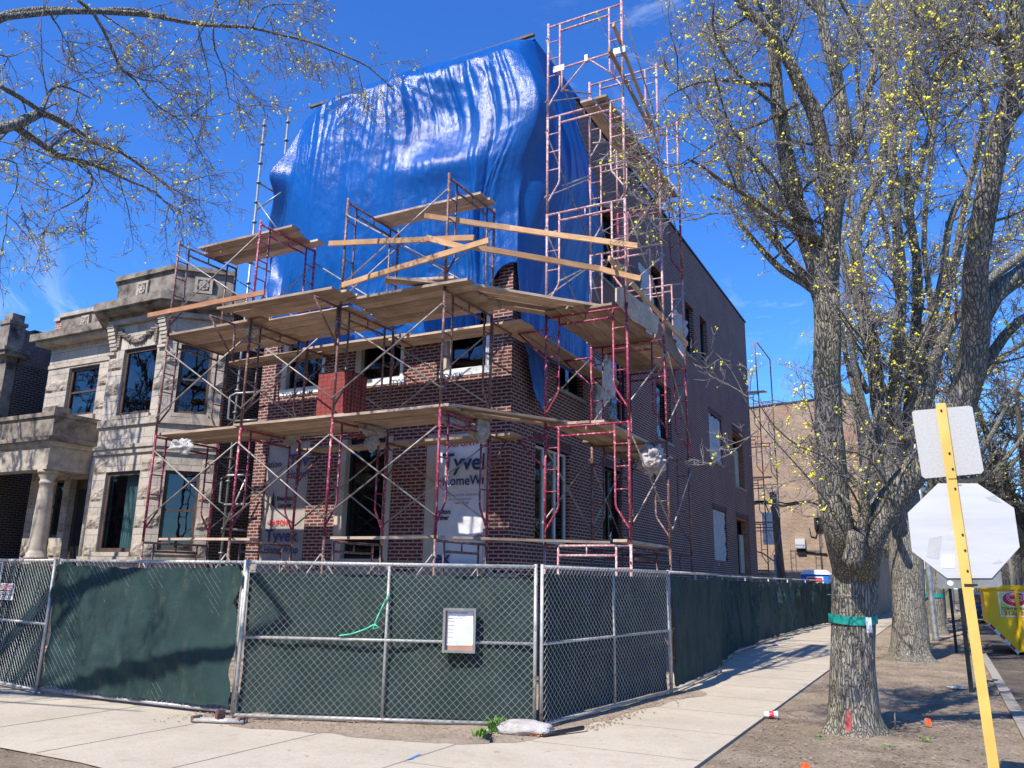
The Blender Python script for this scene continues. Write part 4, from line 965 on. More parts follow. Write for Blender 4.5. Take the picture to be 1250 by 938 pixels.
planksX(-13.0, -10.8, [10.62], 2.29, 'lying on the lowest frames before the stone house')
for k, (a, b, w_) in enumerate(((atZ(470, 340, 6.25), atZ(562, 348, 6.25), 'lower'), (atZ(492, 343, 6.30), atZ(556, 340, 6.3), 'upper'))):
    board('loose_plank', a, b, PW, .042, 'plank', f'{w_} of two short loose boards on top of the right front deck', 'plank', 'loose boards')
# diagonal boards bridging to the corner tower
for k in range(4):
    o_ = Vector((-.17*k, .17*k*.55, 0)); a = Vector((-6.25, 10.3, 6.215+.003*k)); b = Vector((-4.75, 12.15, 6.215+.003*k))
    board('bridging_plank', a+o_*1.2, b+o_*1.2, PW*.85, .042, 'plank', f'{ORD[k]} board from the street of the upper slanting bridge to the corner tower', 'plank', 'bridging boards')
for k in range(2):
    o_ = Vector((-.19*k, .13*k, 0)); a = atZ(548, 494, 4.27)+o_; b = atZ(716, 519, 4.27)+o_
    board('bridging_plank', a, b, PW*.85, .042, 'plank', f'{ORD[k]} board from the street of the low slanting bridge across the brick corner', 'plank', 'bridging boards')
board('bridging_plank', atZ(553, 655, 2.30), atZ(742, 661, 2.30), PW*.8, .04, 'plank', 'single knee high board bridging from the front frames to the corner tower', 'plank', 'bridging boards')
planksY(11.85, 14.2, [-5.52+st*k for k in range(5)], 6.15, 'of the near side deck at second floor height')
planksY(13.9, 16.45, [-5.62+st*k for k in range(5)], 6.20, 'of the far side deck at second floor height')
planksY(12.0, 14.9, [-6.42, -6.17], 6.0, 'of the inner side walkway beside the hanging tarp tail')
planksY(14.6, 16.8, [-6.45, -6.2], 6.05, 'of the far inner side walkway')
planksY(12.0, 14.2, [-5.5+st*k for k in range(4)], 4.218, 'of the near low side deck')
planksY(13.9, 16.5, [-5.68+st*k for k in range(4)], 4.24, 'of the far low side deck')
planksY(11.9, 14.1, [-4.35], 2.29, 'lying knee high on the side frames near the fence')
planksY(11.8, 14.4, [-4.82, -4.57], 10.0, 'of the near deck high up in the tower')
planksY(13.85, 16.35, [-4.80, -4.55], 10.05, 'of the far deck high up in the tower')
for z in (10.05, 6.2, 4.25):
    board('scaffold_plank', (-8.1, 36.15, z), (-6.2, 36.25, z), .3, .05, 'plank', {10.05: 'topmost', 6.2: 'middle', 4.25: 'lowest'}[z]+' short plank across the rear scaffolding', 'plank', 'rear scaffold planks')
# lumber guard rails
def beam(label, a, b, w=.14, t=.04, mat='lumber', roll=PI/2):
    a, b = Vector(a), Vector(b); board('lumber_beam', a+Vector((0, 0, 0)), b, w if roll == 0 else .09, t, mat, label, 'timber board', 'timber guard rails', roll)
beam('pale timber guard rail sagging from left across the front above the middle deck', atY(401, 297, 9.93), atY(578, 290, 9.93))
beam('pale timber guard rail sloping up from the middle deck towards the right', atY(417, 348, 9.86), atY(596, 293, 9.86))
beam('pale timber guard rail crossing from left to the corner post', atY(520, 290, 9.88), atY(568, 303, 9.9))
beam('upper pale timber rail running from the front frames to the corner tower', atY(518, 263, 9.92), atY(640, 281, 10.9)); 
beam('upper pale timber rail lapping the tower pole at its right end', atY(600, 275, 10.6), atY(778, 300, 11.85))
beam('lower pale timber rail running from the front frames to the corner tower', atY(572, 300, 10.0), atY(732, 328, 11.4))
beam('lower pale timber rail lapping the tower pole at its right end', atY(725, 326, 11.5), atY(782, 340, 11.85))
beam('pale timber rail running back along the side from the tower at deck height', atX(745, 315, -4.25), atX(840, 420, -4.25))
beam('upper of two timber rails slanting down at the top of the tower', atX(750, 30, -4.2), atX(800, 160, -4.28))
beam('lower of two timber rails slanting down at the top of the tower', atX(745, 60, -4.22), atX(803, 172, -4.32))
beam('long reddish brown board held across the stone house cornice by the scaffold', atY(180, 385, 9.93), atY(322, 357, 9.93), mat='lumberbrown')
def ply(label, pts, X, mat='plank'):
    m = MB().mat(mat); q = [atX(x, y, X) for x, y in pts]; k = len(q); vs = q+[p+Vector((-.03, 0, 0)) for p in q]
    m.add(vs, [tuple(range(k)), tuple(range(2*k-1, k-1, -1))]+[(i, k+i, k+(i+1) % k, (i+1) % k) for i in range(k)]); o = m.build('upright_plank'); tag(o, label, 'toe board', 'toe boards of the side deck')
ply('upright grey toe board along the near side deck', [(753, 352), (760, 350), (805, 388), (802, 408), (775, 392), (753, 368)], -4.22)
ply('upright grey toe board along the far side deck', [(803, 395), (812, 392), (834, 440), (835, 450), (800, 412)], -4.42)

# ================================================================ BRICK PACK
t = thing('brick_pack', 'strapped cube of new red bricks standing on the low front deck', 'bricks')
bx0, bx1, by0, by1, bz0, bz1 = -9.12, -8.52, 10.22, 10.78, 4.27, 5.02
m = MB().mat('redbrickpack'); nz = 10
for k in range(nz):
    z0_ = bz0+.075*k
    for i in range(6): m.box(bx0+i*.1+.002, bx0+(i+1)*.1-.002, by0+R.uniform(0, .006), by1-.28, z0_+.002, z0_+.073); m.box(bx0+i*.1+.002, bx0+(i+1)*.1-.002, by1-.278, by1, z0_+.002, z0_+.073)
m.build('bricks', t)
m = MB().mat('hole')
for k in range(nz):
    for i in range(6): m.box(bx1+.0, bx1+.004, by0+.045+i*.092, by0+.085+i*.092, bz0+.02+.075*k, bz0+.055+.075*k)
m.build('core_holes', t)
m = MB().mat('strap')
for q in (.16, .40): m.box(bx0-.004, bx1+.008, by0+q, by0+q+.02, bz1-.003, bz1+.006); m.box(bx1+.002, bx1+.008, by0+q, by0+q+.02, bz0, bz1)
m.box(bx0-.01, bx1+.01, by0-.01, by1+.01, bz1+.0065, bz1+.014)
m.build('strap', t)

# ================================================================ SACKS AND FILM TIED TO THE FRAMES
def crumple(name, label, c, s, mat, cat, seed, group=None, amp=.35):
    m = MB().mat(mat); nu, nv = 44, 28
    def P(i, j):
        th = PI*j/nv; ph = 2*PI*i/nu; d = Vector((math.sin(th)*math.cos(ph), math.sin(th)*math.sin(ph), math.cos(th)))
        n_ = 1+amp*noise.noise(d*1.7+Vector((seed, 0, 0)))+.30*noise.noise(d*4+Vector((0, seed, 0)))-.30*abs(noise.noise(d*6+Vector((0, seed, 4))))-.12*abs(noise.noise(d*14+Vector((0, seed, 9))))
        return (c[0]+d.x*s[0]*n_, c[1]+d.y*s[1]*n_, c[2]+d.z*s[2]*n_)
    m.grid(P, nu, nv, flip=True); o = m.build(name); return tag(o, label, cat, group)
c = atY(546, 512, 10.4)
crumple('cloth_sack', 'white cloth wound along the frame rail beside the white house wrap', (c.x, 10.6, c.z), (.07, .45, .09), 'bag', 'cloth', 1, 'pale cloths tied to the scaffolding')
c = atY(586, 525, 11.2); crumple('cloth_sack', 'pale sack bulging from the rail right above the white house wrap', tuple(c), (.17, .2, .2), 'bag', 'cloth', 2, 'pale cloths tied to the scaffolding')
c = atY(456, 526, 10.9); crumple('cloth_sack', 'printed pale sack wrapped round the rail above the dark front window', tuple(c), (.1, .38, .1), 'bag', 'cloth', 3, 'pale cloths tied to the scaffolding')
c = atY(454, 540, 10.9); crumple('cloth_sack', 'hanging end of the pale sack above the dark front window', tuple(c), (.13, .1, .16), 'bag', 'cloth', 4, 'pale cloths tied to the scaffolding')
c = atY(355, 528, 11.1); crumple('cloth_sack', 'pointed pale cloth hanging before the grey wrapped left opening', tuple(c), (.22, .1, .24), 'bag', 'cloth', 5, 'pale cloths tied to the scaffolding')
c = atY(796, 562, 13.9); crumple('cloth_sack', 'large dusty white sheet bundled on the side frame at the low deck', tuple(c), (.27, .2, .28), 'bag', 'cloth', 6, 'pale cloths tied to the scaffolding')
c = atY(222, 545, 10.1); crumple('plastic_bag', 'torn clear plastic blowing on the low left deck before the stone house', tuple(c), (.26, .12, .12), 'film', 'plastic bag', 7, None, .8)
c = atY(308, 404, 10.3); crumple('plastic_bag', 'small clear bag knotted to the rail under the middle deck', tuple(c), (.16, .12, .09), 'film', 'plastic bag', 8, None, .8)
c = atY(742, 463, 13.1); crumple('plastic_bag', 'silvery plastic tied to the inner side pole under the second deck', tuple(c), (.1, .1, .4), 'film', 'plastic bag', 9, None, .8)

# ================================================================ FENCES
FH = 1.82
def chain(mb, A, Bv, z0, z1, off=Vector((0, 0, 0)), p=.09, r=.0021):
    """diamond mesh in a vertical panel"""
    w = (Bv-A).length; d = (Bv-A)/w; h = z1-z0
    def seg(u0, za, u1, zb, dd):
        a = A+d*u0+off*(1+dd)+Vector((0, 0, za)); b = A+d*u1+off*(1+dd)+Vector((0, 0, zb)); mb.poly([a, b], r, 3, False, False)
    k = -h
    while k < w:
        # rising line from (k,z0)
        u0 = max(0, k); u1 = min(w, k+h); 
        if u1 > u0: seg(u0, z0+(u0-k), u1, z0+(u1-k), .0); seg(u0, z1-(u0-k), u1, z1-(u1-k), .12)
        k += p
def drape(name, par, A, Bv, z0, z1, n_, mat, amp=.05, seed=0, nu=40, nv=26, raw=.0, sag=0., o_sign=-1):
    w = (Bv-A).length; d = (Bv-A)/w; m = MB().mat(mat)
    def P(i, j):
        s_, t_ = i/nu, j/nv; e = raw*noise.noise(Vector((t_*6, seed, 0)))*(1 if i in (0, nu) else 0)
        u = w*s_+e; z = z0+(z1-z0)*t_+(raw*.7*noise.noise(Vector((s_*9, seed, 4))) if j in (0, nv) else 0)-sag*math.sin(PI*s_)*t_
        q = amp*noise.noise(Vector((s_*w*1.1+seed, t_*1.3, 0)))+amp*.5*noise.noise(Vector((s_*w*3+t_*2+seed, t_*2.5, 7)))+amp*.3*noise.noise(Vector((s_*w*7+seed+t_*3, t_*5, 7)))+amp*.14*noise.noise(Vector((s_*w*20+seed, t_*16, 7)))
        q = max(q, -.02) if (o_sign > 0) else min(q, .02)
        return A+d*u+n_*q+Vector((0, 0, z))
    m.grid(P, nu, nv); return m.build(name, par)
def fence(label, a, b, mat='galvdull', mid=True, midposts=1, front_mesh=True, scr='screengrey', scr_in=True, top=FH, lean=0., screen=True, group='temporary construction fence panels', seed=0, amp=.03, raw=0., wire=True, rail=.47, zs=None, sag=0.):
    A, Bv = Vector((a[0], a[1], 0)), Vector((b[0], b[1], 0)); w = (Bv-A).length; d = (Bv-A)/w; n_ = Vector((d.y, -d.x, 0))
    t = thing('construction_fence', label, 'fence', group)
    r = .022; z0 = .07
    m = MB().mat(mat); m.poly([A+Vector((0, 0, top)), Bv+Vector((0, 0, top))], r, 8); m.build('top_rail', t)
    m = MB().mat(mat); m.poly([A+Vector((0, 0, z0)), Bv+Vector((0, 0, z0))], r, 8); m.build('bottom_rail', t)
    for q in [0]+[ (k+1)/(midposts+1) for k in range(midposts)]+[1]:
        e = A+d*(w*q); m = MB().mat(mat); m.poly([e+Vector((0, 0, .01 if q in (0, 1) else z0)), e+Vector((0, 0, top+(.03 if q in (0, 1) else 0)))], r if q in (0, 1) else r*.8, 8); m.build('post', t)
    if mid: m = MB().mat(mat); m.poly([A+Vector((0, 0, top*.52)), Bv+Vector((0, 0, top*.52))], r*.8, 8); m.build('mid_rail', t)
    if wire: m = MB().mat('wire'); chain(m, A+d*.01, Bv-d*.01, z0, top+.02, n_*.026, r=.0012 if seed == 1 else .0021); m.build('chain_link_mesh', t)
    if screen:
        o_ = n_*(-.05 if scr_in else .05); za, zb = zs or (z0+.02, top-.08)
        drape('privacy_screen', t, A+o_+d*.02, Bv+o_-d*.02, za, zb, n_, scr, amp, seed, 90, 50, raw, sag, -1 if scr_in else 1)
    return t
c0 = (-14.7, 7.98); c1 = (-11.24, 7.40)
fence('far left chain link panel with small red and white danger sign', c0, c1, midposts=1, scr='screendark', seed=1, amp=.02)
fence('sunlit panel fully covered outside by wrinkled dark green cloth', (-11.18, 7.45), (-7.72, 7.58), scr='screen', scr_in=False, seed=4, amp=.09, raw=.10, mid=True, midposts=1, wire=True, zs=(.12, 1.76), sag=.02)
fence('wide front chain link panel with notice box and dusty green screen behind', (-7.52, 7.42), (-4.27, 8.79), midposts=1, seed=8, amp=.08, zs=(.1, 1.70))
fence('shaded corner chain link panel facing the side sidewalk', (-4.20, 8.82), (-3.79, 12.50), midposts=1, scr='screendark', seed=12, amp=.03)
sidep = [((-3.80, 12.58), (-3.90, 16.1)), ((-4.12, 16.2), (-4.40, 19.2)), ((-4.56, 19.3), (-4.58, 22.8)), ((-4.78, 22.9), (-4.66, 26.6)), ((-4.86, 26.7), (-4.66, 30.2)), ((-4.86, 30.3), (-4.56, 33.6)), ((-4.74, 33.7), (-4.1, 38.5))]
for k, (a, b) in enumerate(sidep):
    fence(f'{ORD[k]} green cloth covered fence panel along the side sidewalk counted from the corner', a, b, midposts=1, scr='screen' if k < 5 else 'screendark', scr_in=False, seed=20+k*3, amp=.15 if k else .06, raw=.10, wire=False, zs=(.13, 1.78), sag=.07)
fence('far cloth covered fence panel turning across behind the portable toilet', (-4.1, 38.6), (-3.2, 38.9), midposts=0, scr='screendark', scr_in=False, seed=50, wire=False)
# clamps, base pipes, corner post
def smallpart(name, label, cat, fn): t = thing(name, label, cat); fn(t); return t
m = MB().mat('galv')
def base(label, P, ang):
    c, s_ = math.cos(ang), math.sin(ang); m = MB().mat('galvdull'); m.tube((P[0]-.3*c, P[1]-.3*s_, .045), (P[0]+.3*c, P[1]+.3*s_, .045), .022, 8); m.tube((P[0]-.3*c+.08*s_, P[1]-.3*s_-.08*c, .045), (P[0]+.3*c+.08*s_, P[1]+.3*s_-.08*c, .045), .022, 8)
    m.mat('rust'); m.box(P[0]-.02, P[0]+.02, P[1]-.09, P[1]+.03, .04, .16); m.box(P[0]+.28*c-.02, P[0]+.28*c+.02, P[1]+.28*s_-.1, P[1]+.28*s_+.03, .02, .09); m.box(P[0]-.28*c-.02, P[0]-.28*c+.02, P[1]-.28*s_-.1, P[1]-.28*s_+.03, .02, .09); o = m.build('pipe_clamp'); tag(o, label, 'fence foot')
base('rusty clamped pipe foot where the green cloth panel meets the wide front panel', (-7.5, 7.22), .35)
m = MB().mat('blackframe'); m.tube((-4.0, 8.45, .04), (-3.75, 8.98, .06), .025, 8); m.mat('orange'); m.tube((-4.55, 8.42, .03), (-4.05, 8.52, .03), .018, 6); m.tube((-4.5, 8.36, .03), (-4.03, 8.44, .03), .014, 6)
tag(m.build('loose_pipes'), 'dark and orange striped loose pipes on the sidewalk at the fence corner', 'pipe')
# sandbag
m = MB().mat('bag'); cx, cy = -4.27, 8.50
def P(i, j):
    th = PI*j/14; ph = 2*PI*i/26; d = Vector((math.sin(th)*math.cos(ph), math.sin(th)*math.sin(ph), math.cos(th)))
    n_ = 1+.18*noise.noise(d*2+Vector((4, 0, 0)))+.1*noise.noise(d*6)
    x = d.x*.34*n_; y = d.y*.17*n_; z = max(0, d.z*.085*n_+.055)
    a = .35; return (cx+x*math.cos(a)-y*math.sin(a), cy+x*math.sin(a)+y*math.cos(a), .02+z)
m.grid(P, 26, 14, flip=True); tag(m.build('sandbag'), 'dirty white sandbag slumped at the foot of the fence corner', 'sandbag')
m = MB().mat('bag'); m.grid(lambda i, j: (-4.75+.32*i/10, 8.34+.1*j/5+.06*i/10, .025+.03*abs(noise.noise(Vector((i*.6, j*.8, 1))))), 10, 5); tag(m.build('crumpled_cloth'), 'flat crumpled white cloth scrap left of the sandbag', 'cloth')
# notice box on the wide front panel
A, Bv = Vector((-7.52, 7.42, 0)), Vector((-4.27, 8.79, 0)); d = (Bv-A).normalized(); n_ = Vector((d.y, -d.x, 0)); w = (Bv-A).length
def onpanel(px, py):  # hit of the panel plane
    dd = ray(px, py); k = (A-CAM).dot(n_)/dd.dot(n_); p = CAM+dd*k; return (p-A).dot(d), p.z
PB = basis(A, d, n_)
u0, z1_ = onpanel(543, 742); u1, z0_ = onpanel(581, 797)
t = thing('notice_box', 'silver framed notice box with paper permits hung on the front chain link panel', 'notice box')
m = MB().mat('galv'); e = .028
m.box(u0, u1, .04, .10, z0_, z0_+e, PB); m.box(u0, u1, .04, .10, z1_-e, z1_, PB); m.box(u0, u0+e, .04, .10, z0_+e, z1_-e, PB); m.box(u1-e, u1, .04, .10, z0_+e, z1_-e, PB); m.box(u0+.005, u1-.005, .035, .045, z0_+.005, z1_-.005, PB); m.build('frame', t)
MAT['cork'] = flat('brown_backing_board', (.42, .22, .14)); MAT['paper'] = flat('white_paper', (.78, .80, .84)); MAT['paperblue'] = noisy('pale_blue_yellow_permit', (.42, .66, .78), (.80, .76, .48), 3.5, .6, 0, 0, pos1=.4, pos2=.6)
m = MB().mat('cork'); m.box(u0+e, u1-e, .046, .052, z0_+e, z1_-e, PB); m.mat('paper'); m.box(u0+e+.015, u1-e-.01, .053, .056, z0_+e+.05, z1_-e-.004, PB); m.mat('paperblue'); m.box(u0+.15, u1-e-.003, .057, .060, z0_+e+.06, z1_-.19, PB)
m.build('papers', t)
for k, (s_, zz, sz) in enumerate((('BUILDING PERMIT', z1_-.055, .026), ('CITY OF CHICAGO', z1_-.09, .022), ('PERMIT  NO. 100', z1_-.12, .02), ('ADDRESS', z1_-.15, .018), ('GENERAL', z1_-.2, .018), ('NOTES', z1_-.24, .018), ('SCOPE', z1_-.28, .018), ('WORK', z1_-.33, .018), ('DATE', z1_-.39, .018))):
    textmesh('printed_text', s_, sz, PB, u0+.055, zz, .0575, 'inkblack', t, 0, 1.1, 'LEFT')
# danger sign far left
A2, B2_ = Vector((*c0, 0)), Vector((*c1, 0)); d2 = (B2_-A2).normalized(); n2 = Vector((d2.y, -d2.x, 0)); DB = basis(A2, d2, n2)
def onp2(px, py): dd = ray(px, py); k = (A2-CAM).dot(n2)/dd.dot(n2); p = CAM+dd*k; return (p-A2).dot(d2), p.z
u0, z1_ = onp2(5.5, 712); u1, z0_ = onp2(19, 733)
t = thing('danger_sign', 'small red and white danger sign on the far left fence panel', 'sign')
m = MB().mat('white'); m.box(u0, u1, .04, .046, z0_, z1_, DB); m.mat('inkblack'); m.box(u0+.012, u1-.012, .047, .049, z0_+(z1_-z0_)*.52, z1_-.012, DB); m.mat('inkred')
cu, cz = (u0+u1)/2, z0_+(z1_-z0_)*.75; m.prism([(cu+math.cos(a*PI/10)*(u1-u0)*.44, cz+math.sin(a*PI/10)*(z1_-z0_)*.2) for a in range(20)], .052, .0495, DB); m.build('plate', t)
textmesh('printed_text', 'DANGER', (u1-u0)*.26, DB, cu, cz, .0535, 'white', t, .002, .9); textmesh('printed_text', 'CONSTRUCTION', (u1-u0)*.15, DB, cu, z0_+(z1_-z0_)*.36, .0475, 'inkblack', t, .001, .85); textmesh('printed_text', 'KEEP OUT', (u1-u0)*.2, DB, cu, z0_+(z1_-z0_)*.17, .0475, 'inkblack', t, .001, .95)
# green tape tied on the front panel
m = MB().mat('teal'); MAT['mint'] = flat('mint_green_tape', (.10, .62, .38)); m.mat('mint')
pts = [onpanel(*p) for p in ((415, 776), (430, 774), (447, 768), (458, 762), (464, 748), (470, 736), (476, 724))]
q = [PB(u, .035, z) for u, z in pts]
for i in range(len(q)-1): m.poly([q[i], q[i+1]], .008, 5)
q = [PB(*((lambda a: (a[0], .035, a[1]))(onpanel(*p)))) for p in ((458, 762), (463, 766), (456, 768), (459, 760))]; m.poly(q, .008, 5)
tag(m.build('green_tape'), 'mint green tape tied to the mid post of the wide front panel', 'tape')
# weeds, pebbles, litter
def tuft(label, x, y, n, h, seed, name='weed_tuft'):
    r_ = random.Random(seed); m = MB().mat('grassblade')
    for k in range(n):
        a = r_.uniform(0, 2*PI); l = h*r_.uniform(.5, 1.1); bx, by = x+r_.uniform(-.06, .06), y+r_.uniform(-.04, .04); dx, dy = math.cos(a)*l*.5, math.sin(a)*l*.5; w_ = .006
        p = [(bx-w_*math.sin(a), by+w_*math.cos(a), .02), (bx+w_*math.sin(a), by-w_*math.cos(a), .02), (bx+dx*.6+w_*1.3*math.sin(a), by+dy*.6-w_*1.3*math.cos(a), l*.75), (bx+dx*.6-w_*1.3*math.sin(a), by+dy*.6+w_*1.3*math.cos(a), l*.75), (bx+dx*1.3, by+dy*1.3, l*.95)]
        m.add(p, [(0, 1, 2, 3), (3, 2, 4)])
    tag(m.build(name), label, 'weeds', 'green weeds at the fence foot')
for k, (px, py, n, h, lab) in enumerate(((585, 903, 16, .13, 'leftmost tuft of green weeds at the foot of the front fence'), (603, 898, 20, .2, 'tallest tuft of green weeds at the foot of the front fence'), (620, 896, 12, .16, 'tuft of green weeds touching the sandbag'))):
    p = atZ(px, py); tuft(lab, p.x, p.y, n*3, h, k)
for k, (px, py, lab) in enumerate(((1002, 903, 'small grass tuft at the left foot of the near tree'), (1130, 906, 'small grass tuft between near tree and sign post'), (1085, 915, 'faint grass tuft on the parkway right of the near tree'))):
    p = atZ(px, py); tuft(lab, p.x, p.y, 22, .05, 30+k)
m = MB().mat('gravel'); rp = random.Random(5)
def pebble(m, x, y, s_, z=.02):
    vs = []; 
    for (a, b, c) in ((1, 0, 0), (-1, 0, 0), (0, 1, 0), (0, -1, 0), (0, 0, 1), (0, 0, -1)): vs.append((x+a*s_*rp.uniform(.6, 1.2), y+b*s_*rp.uniform(.6, 1.2), z+c*s_*rp.uniform(.4, .8)))
    m.add(vs, [(0, 2, 4), (2, 1, 4), (1, 3, 4), (3, 0, 4), (2, 0, 5), (1, 2, 5), (3, 1, 5), (0, 3, 5)])
for k in range(900):
    t_ = rp.random(); x = -8.2+4.2*t_; y = 7.3+.32*(x+8.2)+rp.gauss(0, .22); pebble(m, x, y, rp.uniform(.004, .018), .035)
for k in range(500): pebble(m, -3.75+rp.gauss(0, .1), rp.uniform(9, 13), rp.uniform(.004, .02), .03)
m.build('pebbles', props=dict(kind='stuff', label='small pebbles and rubble scattered on the sandy strip by the fence'))
# leaf litter and wood chips on the parkway
MAT['leaf'] = noisy('dry_leaf_litter', (.16, .10, .06), (.40, .30, .20), 14, .9, 0); m = MB().mat('leaf')
for k in range(9000):
    x = rp.uniform(-2.1, .6) if k % 7 else rp.uniform(.85, 3); y = 5.5+22*rp.random()**1.6; zb_ = .018 if x < .64 else -.115
    zb_ += .035*(noise.noise(Vector((x*.9, y*.9, 0)))*1.1+.5*noise.noise(Vector((x*4, y*4, 3)))) if x < .64 else 0
    s_ = rp.uniform(.006, .028); a = rp.uniform(0, 6.3); ca, sa = math.cos(a)*s_, math.sin(a)*s_; q = rp.uniform(.2, .7); h = rp.uniform(0, .012)
    m.add([(x-ca, y-sa, zb_), (x+sa*q, y-ca*q, zb_+h), (x+ca, y+sa, zb_+.004), (x-sa*q, y+ca*q, zb_+h*.3)], [(0, 1, 2, 3)])
for k in range(1200):
    x = rp.uniform(-15, -5.7); y = rp.uniform(3.2, 5.1); s_ = rp.uniform(.006, .025); a = rp.uniform(0, 6.3); ca, sa = math.cos(a)*s_, math.sin(a)*s_
    m.add([(x-ca, y-sa, .02), (x+sa*.4, y-ca*.4, .03), (x+ca, y+sa, .025), (x-sa*.4, y+ca*.4, .022)], [(0, 1, 2, 3)])
m.build('leaf_litter', props=dict(kind='stuff', label='dry leaf litter and bark chips on the parkway dirt'))
# paper cup
t = thing('paper_cup', 'crushed white paper cup with red sleeve lying at the sidewalk edge', 'cup'); p = atZ(940, 878)
ax = Vector((.95, .30, 0)).normalized(); z3 = .052
m = MB().mat('white'); c = Vector((p.x-.07, p.y+.0, z3)); m.poly([c, c+ax*.15], [.033, .045], 16); m.build('body', t)
m = MB().mat('inkred'); m.poly([c+ax*.055, c+ax*.115], [.0385, .0435], 16, False); m.build('sleeve', t); m = MB().mat('white'); m.poly([c+ax*.15, c+ax*.155, c+ax*.168], [.049, .049, .043], 16); m.build('lid', t)
q = c+ax*.085+Vector((.0, -.0437, .006)); m = MB().mat('white'); m.poly([q+Vector((.014*math.cos(a*PI/5), -.001, .014*math.sin(a*PI/5))) for a in range(9)], .003, 4); m.build('round_mark', t)
def flag(label, px, py, h=.16, s_=.06, rot=.5):
    p = atZ(px, py); t = thing('marker_flag', label, 'marker flag', 'orange marker flags'); m = MB().mat('galv'); m.tube((p.x, p.y, 0), (p.x+.01, p.y, h), .003, 4); m.build('wire', t)
    m = MB().mat('orange'); m.grid(lambda i, j: (p.x+.01+s_*math.cos(rot)*i/5, p.y+s_*math.sin(rot)*i/5+.01*math.sin(i*2), h-s_*1.2*j/5+.006*math.sin(i)), 5, 5); m.build('flag', t)
flag('small orange marker flag standing in the dirt right of the near tree', 1129, 889, .11, .07)
flag('fallen orange flag at the bottom edge of the parkway dirt', 976, 936, .03, .09)
m = MB().mat('mint'); MAT['bluechalk'] = flat('blue_marking_paint', (.06, .22, .70)); m = MB().mat('bluechalk'); a = atZ(496, 928, .02); b = atZ(514, 921, .02); m.add([(a.x, a.y, .022), (b.x-.02, b.y-.03, .022), (b.x, b.y+.02, .022), (a.x+.02, a.y+.05, .022)], [(0, 1, 2, 3)]); tag(m.build('blue_paint_mark'), None, None, None, 'structure')
c = atZ(1168, 842); crumple('paper_scrap', 'flat white paper scrap on the dirt near the dark sign posts', (c.x, c.y, .03), (.14, .08, .02), 'white', 'litter', 31, 'white litter')
c = atZ(945, 773); crumple('plastic_bag', 'small white rubbish bag at the foot of the side fence', (c.x+.1, c.y-1, .1), (.14, .14, .1), 'bag', 'litter', 32, 'white litter')
c = atZ(1190, 885); 
# stakes near the tree
t = thing('twig_stake', 'small bare wooden stake standing in the dirt right of the near tree', 'stake'); p = atZ(1093, 892)
m = MB().mat('twig'); m.tube((p.x, p.y, 0), (p.x+.01, p.y, .2), .012, 6, .008); m.tube((p.x-.06, p.y, .09), (p.x+.07, p.y+.02, .1), .006, 5); m.build('stake', t)

# ================================================================ PORTABLE TOILET
t = thing('portable_toilet', 'blue portable toilet with white roof behind the side fence', 'portable toilet')
x0, x1, y0, y1 = -5.05, -3.95, 34.6, 35.7
x0, x1, y0, y1 = -5.72, -4.62, 39.6, 40.7
q0 = atY(978, 705, 39.6); q1 = atY(1012, 703, 39.6); x0, x1 = q0.x, q1.x
m = MB().mat('bluepl'); m.box(x0, x1, y0, y1, .1, 2.1); m.box(x0+.02, x1-.02, y0-.03, y0, .2, 2.0); m.build('cabin', t)
m = MB().mat('white'); m.hexa([(x0-.04, y0-.06, 2.1), (x1+.04, y0-.06, 2.1), (x1+.04, y1+.04, 2.1), (x0-.04, y1+.04, 2.1), (x0+.15, y0+.1, 2.3), (x1-.15, y0+.1, 2.3), (x1-.15, y1-.1, 2.3), (x0+.15, y1-.1, 2.3)]); m.build('roof', t)
m = MB().mat('inkred'); m.box(x0+.3, x1-.3, y0-.04, y0-.031, 1.75, 1.95); m.mat('white'); m.box(x0+.25, x1-.25, y0-.036, y0-.0305, 1.7, 2.0); m.build('sign_plate', t)

# ================================================================ SIGN SEEN FROM BEHIND
DS = 6.25
t = thing('stop_sign', 'back of an octagonal sign on a yellow post with a square plate above', 'road sign')
P0 = atD(1177, 648, DS); YS = P0.y; SBs = basis((P0.x, YS, P0.z), (1, .0, 0), (0, -1, 0)); s_ = .385; k = s_*math.tan(PI/8)
def sq(px, py): v = atY(px, py, YS); return (v.x-P0.x, v.z-P0.z)
octo = [sq(*p) for p in ((1145, 590), (1193, 590), (1238, 620), (1245, 668), (1211, 706), (1156, 706), (1113, 673), (1108, 626))]
m = MB().mat('aluback'); m.prism(octo, -.02, -.016, SBs); m.build('octagon_plate', t)
m = MB().mat('aluspeck'); sqp = [sq(*p) for p in ((1113, 503), (1116, 501), (1183, 495), (1187, 497), (1201, 574), (1198, 578), (1129, 584), (1125, 581))]; m.prism(sqp, -.02, -.016, SBs); m.build('square_plate', t)
m = MB().mat('alugrey'); rp_ = [sq(*p) for p in ((1143, 700), (1222, 697), (1224, 714), (1220, 717), (1148, 719), (1144, 716))]; m.prism(rp_, -.03, -.026, SBs); m.build('rectangular_plate', t)
a = sq(1148, 493); b = sq(1213, 938); 
dx = (b[0]-a[0])/(b[1]-a[1]); zb_ = -P0.z
m = MB().mat('yellow')
def post(z): return a[0]+.0+(z-a[1])*dx
hw_ = .036
